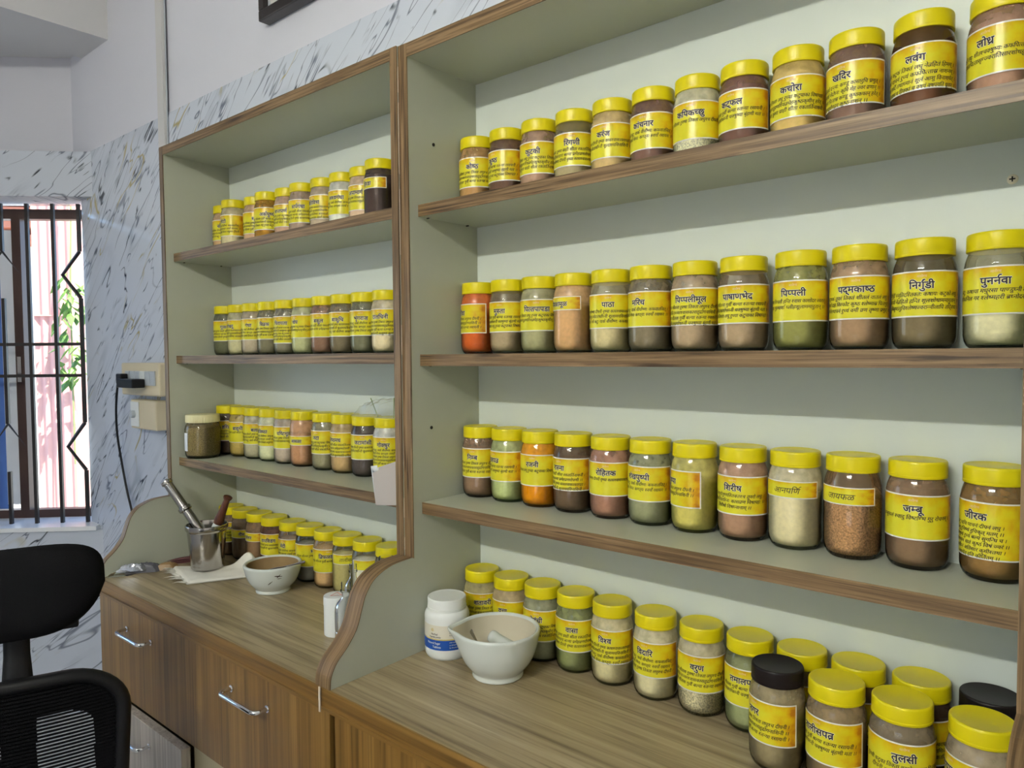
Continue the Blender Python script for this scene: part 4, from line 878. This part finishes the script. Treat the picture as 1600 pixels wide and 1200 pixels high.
along(p0, p1, [(0.0, 0.0), (0.007, 0.0), (0.0075, 0.004), (0.007, 0.010), (0.012, 0.016), (0.0158, 0.026), (0.0164, 0.05), (0.0158, 0.07), (0.0130, 0.080), (0.0122, 0.10), (0.0130, 0.46), (0.0136, 0.50), (0.0180, 0.515), (0.0186, 0.545), (0.0178, 0.57), (0.0128, 0.585), (0.0130, 0.62), (0.0138, 0.85), (0.0145, 0.95), (0.012, 0.99), (0.0, 1.0)]).build('shaft', M['steel'], t, smooth=True, angle=35)
p0, p1 = Vector((-0.819, -0.150, 1.1115)), Vector((-0.8593, -0.1737, 1.004))
t = thing('wooden_pestle', p0, 'turned brown wooden pestle with a knob end leaning in the steel mortar', 'pestle')
along(p0, p1, [(0.0, 0.0), (0.008, 0.004), (0.0122, 0.025), (0.0125, 0.05), (0.0105, 0.085), (0.0080, 0.115), (0.0085, 0.16), (0.0108, 0.45), (0.0132, 0.58), (0.0138, 0.66), (0.0120, 0.735), (0.0, 0.74)]).build('shaft', M['wood_dark'], t, smooth=True, angle=50)
along(p0, p1, [(0.0115, 0.7405), (0.0130, 0.78), (0.0135, 0.95), (0.0118, 0.99), (0, 1.0)]).build('tip', M['ceramic'], t, smooth=True, angle=50)

# sachets at the far left end
def crumple(name, m, parent, o, ux, uy, nx, ny, amp, seed_, world=True, thick=0.012):
    r = random.Random(seed_); ph = [(r.uniform(10, 38), r.uniform(10, 38), r.uniform(0, 6), r.uniform(.4, 1)) for _ in range(7)]
    o, ux, uy = Vector(o), Vector(ux), Vector(uy); nrm = Vector((0, 0, 1))
    def h(u, v): return sum(a * abs(sin(p * u + q * v + c)) for p, q, c, a in ph) / 7
    def top(u, v):
        e = min(1, 6 * min(u, v, 1 - u, 1 - v)); p = o + ux * u + uy * v + nrm * (0.001 + e * (thick * (0.35 + 0.65 * sin(pi * u) * sin(pi * v)) + amp * h(u, v))); return tuple(p)
    def bot(u, v): p = o + ux * u + uy * v + nrm * 0.0008; return tuple(p)
    mb = MB().grid(nx, ny, top); mb.grid(nx, ny, lambda u, v: bot(1 - u, v)); return mb.build(name, m, parent, world, smooth=True, angle=22, fix=False)
t = thing('sachet', (-1.0, -0.33, ZC), 'crumpled silver and dark plastic sachet lying at the far left end of the worktop', 'sachet')
crumple('foil_end', M['clear'], t, (-1.040, -0.398, ZC), (0.030, 0.050, 0), (-0.004, 0.026, 0), 16, 12, 0.008, 2, thick=0.010)
crumple('wrapper', M['sachet_dark'], t, (-1.036, -0.350, ZC), (0.050, 0.068, 0), (-0.006, 0.036, 0), 22, 16, 0.012, 3, thick=0.020)
crumple('foil_fold', M['foil'], t, (-1.040, -0.372, ZC + 0.008), (0.040, 0.060, 0), (-0.004, 0.022, 0), 18, 10, 0.014, 9, thick=0.014)
t = thing('sachet', (-0.985, -0.255, ZC), 'small tan paper sachet between the silver sachet and the cloth', 'sachet')
crumple('wrapper', M['sachet_brown'], t, (-1.0, -0.285, ZC), (0.034, 0.042, 0), (-0.012, 0.030, 0), 14, 12, 0.010, 4, thick=0.016)
for k in range(3):
    t = thing('sachet_strip', (-1.0, -0.18, ZC), ['dark maroon sachet strip, bottom of the small pile behind the cloth', 'dark maroon sachet strip, middle of the small pile behind the cloth', 'dark maroon sachet strip, top of the small pile behind the cloth'][k], 'sachet', 'maroon sachet strips behind the cloth')
    crumple('wrapper', M['maroon'], t, (-1.036 + 0.003 * k, -0.250 + 0.008 * k, ZC + 0.0058 * k), (0.046 + .004 * k, 0.118, 0), (-0.010, 0.034, 0), 24, 10, 0.0015, 20 + k, thick=0.0035)

# white bottle with the blue label
bx, by = 0.0468, -0.1525
vb = atan2(CAM[1] - by, CAM[0] - bx) + pi / 2
t = thing('medicine_bottle', (bx, by, ZC), 'white plastic bottle with cream and blue label, in the corner of the right worktop', 'bottle', rz=vb)
RBT = 0.0452
MB().lathe(catmull([(0.0, 0.002), (0.034, 0.0), (0.0400, 0.001), (0.0440, 0.008), (RBT, 0.018), (RBT - 0.0002, 0.022), (RBT - 0.0002, 0.072), (RBT, 0.076), (0.0450, 0.084), (0.0425, 0.091), (0.0385, 0.0955), (0.0378, 0.099)], 4), 64).build('body', M['plastic_white'], t, world=False, smooth=True, angle=50)
MB().lathe([(0.0375, 0.0945), (0.0392, 0.0945), (0.0395, 0.0955), (0.0395, 0.1000), (0.0388, 0.1004), (0.0388, 0.1160), (0.0382, 0.1178), (0.0370, 0.1186), (0.0355, 0.1182), (0.0345, 0.1174), (0.0, 0.1172)], 72).build('cap', M['plastic_white'], t, world=False, smooth=True, angle=35)
def band(z0, z1, R, a0, a1, n=40):
    vs = []; fs = []
    for j, z in enumerate((z0, z1)):
        for i in range(n): a = a0 + (a1 - a0) * i / (n - 1); vs.append((R * sin(a), -R * cos(a), z))
    return MB().add(vs, [(i, i + 1, n + i + 1, n + i) for i in range(n - 1)])
lb = band(0.0225, 0.0715, RBT + 0.0002, -2.4, 2.4).build('label', M['paper_label'], t, world=False, smooth=True, fix=False); lb['label'] = 'cream label with blue band'
band(0.0225, 0.0425, RBT + 0.0004, -2.4, 2.4).build('blue_band', M['blue_ink'], lb, world=False, smooth=True, fix=False)
band(0.0425, 0.0450, RBT + 0.0004, -2.4, 2.4).build('gold_line', M['gold_ink'], lb, world=False, smooth=True, fix=False)
mb = MB(); text_on(mb, 'Herbal', RBT, 0.0525, 0.0055, 0.02, lift=0.0007, xc=-0.027); text_on(mb, 'Vegetable powder', RBT, 0.0470, 0.0052, 0.015, lift=0.0007, xc=-0.0255, maxw=0.026)
for k, s_ in enumerate(('Each pack contains', 'Batch no.', 'Mfg. date', 'Dosage')): text_on(mb, s_, RBT, 0.0665 - 0.0047 * k - (0.001 if k else 0), 0.0036, 0.0, lift=0.0007, xc=0.004, align='l')
mb.build('black_print', M['ink'], lb, world=False, fix=False)
mb = MB(); text_on(mb, 'Natural Sugar', RBT, 0.0345, 0.0062, 0.02, lift=0.0008, xc=-0.029, maxw=0.03); text_on(mb, 'Tablets', RBT, 0.0270, 0.0062, 0.02, lift=0.0008, xc=-0.022)
for k, s_ in enumerate(('with food, daily', 'as directed', 'by the physician')): text_on(mb, s_, RBT, 0.0375 - 0.0052 * k, 0.0036, 0.0, lift=0.0008, xc=0.004, align='l')
mb.build('white_print', M['white_ink'], lb, world=False, fix=False)
mb = MB(); a0 = -0.031 / RBT; R = RBT + 0.0008
for k in range(8):
    a = 2 * pi * k / 8; mb.add([(R * sin(a0 + dx / RBT), -R * cos(a0 + dx / RBT), 0.0625 + dz) for dx, dz in ((0, 0), (0.0028 * cos(a - .25), 0.0028 * sin(a - .25)), (0.0042 * cos(a), 0.0042 * sin(a)), (0.0028 * cos(a + .25), 0.0028 * sin(a + .25)))], [(0, 1, 2, 3)])
mb.build('emblem', M['gold_ink'], lb, world=False, fix=False)

# white cylindrical container, clear bottles, left worktop near the divider
t = thing('pill_container', (-0.2135, -0.2317, ZC), 'white cylindrical container with a red triangle on its lid, beside the divider', 'container')
MB().lathe([(0.0, 0.0005), (0.0255, 0.0), (0.0272, 0.0015), (0.0275, 0.004), (0.0275, 0.066)], 48).build('body', M['plastic_white'], t, world=False, smooth=True)
MB().lathe([(0.0270, 0.066), (0.0280, 0.0662), (0.0280, 0.0830), (0.0272, 0.0850), (0.0255, 0.0856), (0.0, 0.0856)], 48).build('lid', M['plastic_white'], t, world=False, smooth=True)
tri = [Vector((0.016 * cos(a), 0.016 * sin(a), 0.0861)) for a in (0.3, 0.3 + 2 * pi / 3, 0.3 + 4 * pi / 3)]
tri2 = [v * 0.74 for v in tri]; tri2 = [Vector((v.x, v.y, 0.0861)) for v in tri2]
MB().add(tri + tri2, [(0, 1, 4, 3), (1, 2, 5, 4), (2, 0, 3, 5)]).build('red_triangle', M['red_ink'], t, world=False, fix=False)
def clear_bottle(x, y, r, h, label, nk=0.4):
    t = thing('clear_bottle', (x, y, ZC), label, 'bottle')
    pr = catmull([(0.0, 0.003), (r * .7, 0.0), (r * .95, 0.002), (r, 0.010), (r, h * 0.20), (r * .96, h * 0.23), (r, h * 0.26), (r, h * 0.55), (r * .85, h * 0.66), (r * nk, h * 0.76), (r * nk, h * 0.86)], 4)
    MB().lathe(pr, 40, cap=False).build('body', M['clear'], t, world=False, smooth=True, angle=60)
    MB().lathe([(r * nk, h * .86), (r * nk * 1.22, h * .86), (r * nk * 1.22, h * .885), (r * nk * 1.05, h * .89), (r * nk * 1.05, h), (r * nk * .8, h)], 32, cap=False).build('neck', M['clear'], t, world=False, smooth=True)
    return t
clear_bottle(-0.262, -0.150, 0.020, 0.125, 'small clear plastic bottle with narrow neck behind the white container')
clear_bottle(-0.152, -0.252, 0.024, 0.130, 'clear plastic bottle half hidden behind the curved divider edge, beside the white container')
clear_bottle(-0.180, -0.120, 0.036, 0.150, 'larger clear plastic bottle standing just behind the curved divider', 0.45)

# big jar with cream lid, third shelf left
cx, cy, cz = -0.9930, -0.1320, 1.2044
t = thing('powder_jar', (cx, cy, cz), 'wide clear jar of brown powder with ridged cream lid, left end of third shelf', 'jar')
k = 1.27
g = MB().lathe(catmull([(0.0, 0.002), (0.040, 0.0), (0.0455, 0.002), (0.0490, 0.010), (0.0500, 0.022), (0.0500, 0.078), (0.0490, 0.088), (0.0465, 0.097), (0.0440, 0.102), (0.0435, 0.108)], 4), 64).build('glass_body', M['glass'], t, world=False, smooth=True, angle=60)
c = srgb(152, 134, 88); g.color = (*c, 0.55)
p = MB().lathe([(0.0, 0.005), (0.038, 0.005), (0.0455, 0.009), (0.0480, 0.022), (0.0484, 0.078), (0.046, 0.090), (0.030, 0.092), (0.0, 0.093)], 48).build('powder', M['coarse'], t, world=False, smooth=True); p.color = (*c, 1)
N = 96
MB().lathe([(0.0440, 0.1045), (0.0472, 0.1045), (0.0474, 0.106), (0.0474, 0.1235), (0.0462, 0.1262), (0.0440, 0.1270), (0.0, 0.1266)], N, mod=lambda r, z, a: r - (0.0009 if (r > 0.0465 and int(round(a / (2 * pi) * N)) % 2) else 0)).build('lid', M['lid_cream'], t, world=False, smooth=True, angle=25)
band(0.022, 0.075, 0.0503, -0.26, 0.26, 12).build('label', M['tissue'], t, world=False, fix=False)
t.rotation_euler = (0, 0, atan2(CAM[1] - cy, CAM[0] - cx) + pi / 2 - 1.25)

# clear bag with swabs lying on the jars at the right end of the third shelf, paper bags at its edge
t = thing('plastic_bag', (-0.27, -0.06, 1.3525), 'crumpled clear plastic bag with thin sticks lying on the jar lids of the third shelf', 'bag')
rr = random.Random(11); ph = [(rr.uniform(6, 22), rr.uniform(6, 22), rr.uniform(0, 6)) for _ in range(6)]
def bag(u, v):
    x = -0.350 + 0.20 * u; y = -0.085 + 0.055 * v
    h = 0.050 * (sin(pi * min(1, 0.10 + u * 0.95)) ** 0.7) * (0.45 + 0.55 * u) * sin(pi * (0.12 + 0.76 * v)) + 0.007 * sum(abs(sin(p * u + q * v + c)) for p, q, c in ph) / 3
    e = min(1, 8 * min(u, v, 1 - u, 1 - v)); return (x, y, 1.3530 + h * e)
MB().grid(40, 24, bag).build('film', M['film'], t, smooth=True, angle=20, fix=False)
for (a, b_) in (((-0.300, -0.060, 1.397), (-0.262, -0.070, 1.3545)), ((-0.217, -0.058, 1.400), (-0.205, -0.070, 1.3545))):
    MB().tube([a, b_], 0.0013, 8).build('stick', M['bark'], t)
def sheet(name, m, parent, P, th=0.0012, world=True):
    """folded paper: quad strip between two polylines"""
    mb = MB(); n = len(P); vs = [v for p in P for v in p]
    mb.add(vs, [(2 * i, 2 * i + 1, 2 * i + 3, 2 * i + 2) for i in range(n - 1)])
    o = mb.build(name, m, parent, world, fix=False); sd = o.modifiers.new('thickness', 'SOLIDIFY'); sd.thickness = th; return o
t = thing('paper_bag', (-0.105, -0.17, 1.2042), 'lilac-grey paper bag hanging over the edge at the right end of the third shelf', 'bag')
sheet('front', M['paper'], t, [((-0.131, -0.1855, 1.1795), (-0.131, -0.1925, 1.250)), ((-0.105, -0.1855, 1.1830), (-0.105, -0.1930, 1.2600)), ((-0.0465, -0.1850, 1.1900), (-0.0465, -0.1920, 1.2790))])
sheet('back', M['paper'], t, [((-0.131, -0.1826, 1.1795), (-0.131, -0.1760, 1.2600)), ((-0.105, -0.1826, 1.1830), (-0.105, -0.1760, 1.2680)), ((-0.0465, -0.1824, 1.1900), (-0.0465, -0.1755, 1.2860))])
sheet('side_fold', M['tissue'], t, [((-0.1325, -0.1850, 1.1795), (-0.1330, -0.1920, 1.2500)), ((-0.1335, -0.1840, 1.1800), (-0.1480, -0.1850, 1.2620)), ((-0.1325, -0.1832, 1.1795), (-0.1340, -0.178, 1.2640))], 0.0006)
t = thing('tissue_packet', (-0.08, -0.13, 1.25), 'crumpled white tissue packet standing behind the paper bag on the third shelf', 'tissue')
rr = random.Random(4)
def tis(u, v):
    x = -0.118 + 0.070 * u + 0.010 * (1 - v) * (1 - u); z = 1.2085 + 0.088 * v + 0.006 * abs(sin(7 * u)); y = -0.128 + 0.012 * sin(9 * u + 3 * v) + 0.006 * sin(17 * v - 4 * u); return (x, y, z)
o = MB().grid(18, 18, tis).build('tissue', M['tissue'], t, smooth=True, angle=30, fix=False); sd = o.modifiers.new('thickness', 'SOLIDIFY'); sd.thickness = 0.004

# ------------------------------------------------------------------ office chair in front on the left
cpos = Vector((-0.440, -0.768)); hz = 0.0
ang = radians(-30)
CH = Matrix.Translation((cpos.x, cpos.y, 0)) @ Matrix.Rotation(radians(CHROT), 4, 'Z')
t = bpy.data.objects.new('office_chair', None); COL.objects.link(t); t.matrix_world = CH
tag(t, 'black mesh office chair with headrest standing in front of the cabinet on the left', 'chair')
# local axes: x across the chair, y away from the viewer, z up
def pillow(u, v):
    """headrest shell as superellipse, u around, v front/back"""
    pass
mb = MB(); NU, NV = 48, 18
def hr_outline(a):
    x = 0.146 * (abs(cos(a)) ** 0.55) * (1 if cos(a) >= 0 else -1); z = 0.085 * (abs(sin(a)) ** 0.52) * (1 if sin(a) >= 0 else -1)
    if z < 0: x *= 1 - 0.30 * (-z / 0.085) ** 1.3
    return x, z
for side in (-1, 1):
    vs = [(0, side * 0.030 + 0.03 * 0, 1.072)]; fs = []
    for j in range(1, NV + 1):
        k = j / NV; th = 0.030 * sqrt(max(0, 1 - k ** 3.2))
        for i in range(NU):
            x, z = hr_outline(2 * pi * i / NU); x *= k; z *= k
            vs.append((x, side * th + 0.5 * x * x * 1.2, 1.072 + z))
    for i in range(NU): fs.append((0, 1 + i, 1 + (i + 1) % NU))
    for j in range(NV - 1):
        for i in range(NU):
            a, b_ = 1 + j * NU + i, 1 + j * NU + (i + 1) % NU; fs.append((a, a + NU, b_ + NU, b_))
    mb.add(vs, fs)
o = mb.build('headrest', M['black_fabric'], t, world=False, smooth=True, angle=60)
o.data.update()
bm = bmesh.new(); bm.from_mesh(o.data); bmesh.ops.remove_doubles(bm, verts=bm.verts, dist=1e-5); bmesh.ops.recalc_face_normals(bm, faces=bm.faces); bm.to_mesh(o.data); bm.free()
MB().box(-0.10, 0.10, 0.024, 0.045, 0.986, 1.001).build('adjuster', M['black_plastic'], o, world=False, bevel=0.004)
MB().tube([(0, 0.040, 1.06), (0, 0.045, 1.00), (0, 0.040, 0.95), (0, 0.035, 0.88)], [0.026, 0.021, 0.021, 0.026], 16, squash=0.5).build('neck_stem', M['black_plastic'], t, world=False, smooth=True)
def back_outline(n, w=0.171, zt_=0.897, zb_=0.40, r=0.100):
    P = []
    for cxs, czs, a0 in ((w - r, zt_ - r * .80, 0), (-(w - r), zt_ - r * .80, pi / 2), (-(w - 0.02 - 0.06), zb_ + 0.06, pi), (w - 0.02 - 0.06, zb_ + 0.06, 3 * pi / 2)):
        rr_, rz_ = (r, r * .80) if czs > 0.6 else (0.06, 0.06)
        for i in range(n + 1): a = a0 + pi / 2 * i / n; P.append((cxs + rr_ * cos(a), czs + rz_ * sin(a)))
    return P
bo = back_outline(10)
def yb_(x, z): return 0.35 * x * x * 1.6 + 0.05 * ((z - 0.62) / 0.3) ** 2 * 0.4
MB().tube([(x, yb_(x, z), z) for x, z in bo], 0.0135, 12, closed=True).build('back_frame', M['black_plastic'], t, world=False, smooth=True)
# woven back: fine horizontal strips; denser panel with two open windows behind it
def half_width(z):
    w = 0.0
    for (x0, z0), (x1, z1) in zip(bo, bo[1:] + bo[:1]):
        if (z0 - z) * (z1 - z) <= 0 and z0 != z1: w = max(w, abs(x0 + (x1 - x0) * (z - z0) / (z1 - z0)))
    return w - 0.010
mb = MB(); z = 0.415
while z < 0.890:
    hw_ = half_width(z)
    if hw_ > 0.02:
        n = 11; vs = []
        for i in range(n):
            x = -hw_ + 2 * hw_ * i / (n - 1)
            for dz in (-0.0022, 0.0022): vs.append((x, yb_(x, z), z + dz))
        mb.add(vs, [(2 * i, 2 * i + 2, 2 * i + 3, 2 * i + 1) for i in range(n - 1)])
    z += 0.0066
mb.build('mesh_strips', M['black_fabric'], t, world=False, fix=False)
mb = MB(); zc_, step = 0.415, 0.0035
def inwin(x, z):
    ax = abs(x)
    if ax < 0.028 or ax > 0.120 or z > 0.830 or z < 0.50: return False
    if ax > 0.082 and z > 0.792: return (ax - 0.082) ** 2 + (z - 0.792) ** 2 < 0.038 ** 2
    return True
while zc_ < 0.888:
    hw_ = half_width(zc_ + step / 2)
    x = -hw_
    while x < hw_ - 1e-6:
        x1 = min(hw_, x + 0.003)
        if not inwin((x + x1) / 2, zc_ + step / 2):
            mb.add([(x, yb_(x, zc_) + 0.006, zc_), (x1, yb_(x1, zc_) + 0.006, zc_), (x1, yb_(x1, zc_ + step) + 0.006, zc_ + step), (x, yb_(x, zc_ + step) + 0.006, zc_ + step)], [(0, 1, 2, 3)])
        x = x1
    zc_ += step
mb.build('woven_panel', M['black_fabric'], t, world=False, fix=False)
MB().tube([(0, 0.050, 0.90), (0, 0.055, 0.65), (0, 0.050, 0.42), (0, -0.10, 0.40)], [0.022, 0.024, 0.024, 0.03], 12, squash=0.5).build('spine', M['black_plastic'], t, world=False, smooth=True)
SD = CHSIDE
mb = MB().box(-0.24, 0.24, min(0, SD * 0.50), max(0, SD * 0.50), 0.42, 0.49); mb.build('seat', M['black_fabric'], t, world=False, bevel=0.03, bseg=4, smooth=True)
MB().tube([(0, SD * 0.25, 0.12), (0, SD * 0.25, 0.42)], 0.028, 16).build('gas_lift', M['black_plastic'], t, world=False, smooth=True)
for k in range(5):
    a = 2 * pi * k / 5 + 0.3; e = Vector((0.29 * cos(a), SD * 0.25 + 0.29 * sin(a), 0.07))
    MB().tube([(0, SD * 0.25, 0.125), (e.x, e.y, e.z + 0.02)], [0.030, 0.018], 10).build('base_arm', M['black_plastic'], t, world=False, smooth=True)
    MB().tube([(e.x - 0.022 * sin(a), e.y + 0.022 * cos(a), 0.030), (e.x + 0.022 * sin(a), e.y - 0.022 * cos(a), 0.030)], 0.030, 16).build('castor', M['black_plastic'], t, world=False, smooth=True)
for s_ in (-1, 1):
    P = [(s_ * 0.24, SD * 0.10, 0.44), (s_ * 0.265, SD * 0.14, 0.56), (s_ * 0.265, SD * 0.16, 0.64), (s_ * 0.262, SD * 0.36, 0.645)]
    MB().tube(catmull(P, 5), 0.018, 10).build('armrest', M['black_plastic'], t, world=False, smooth=True)
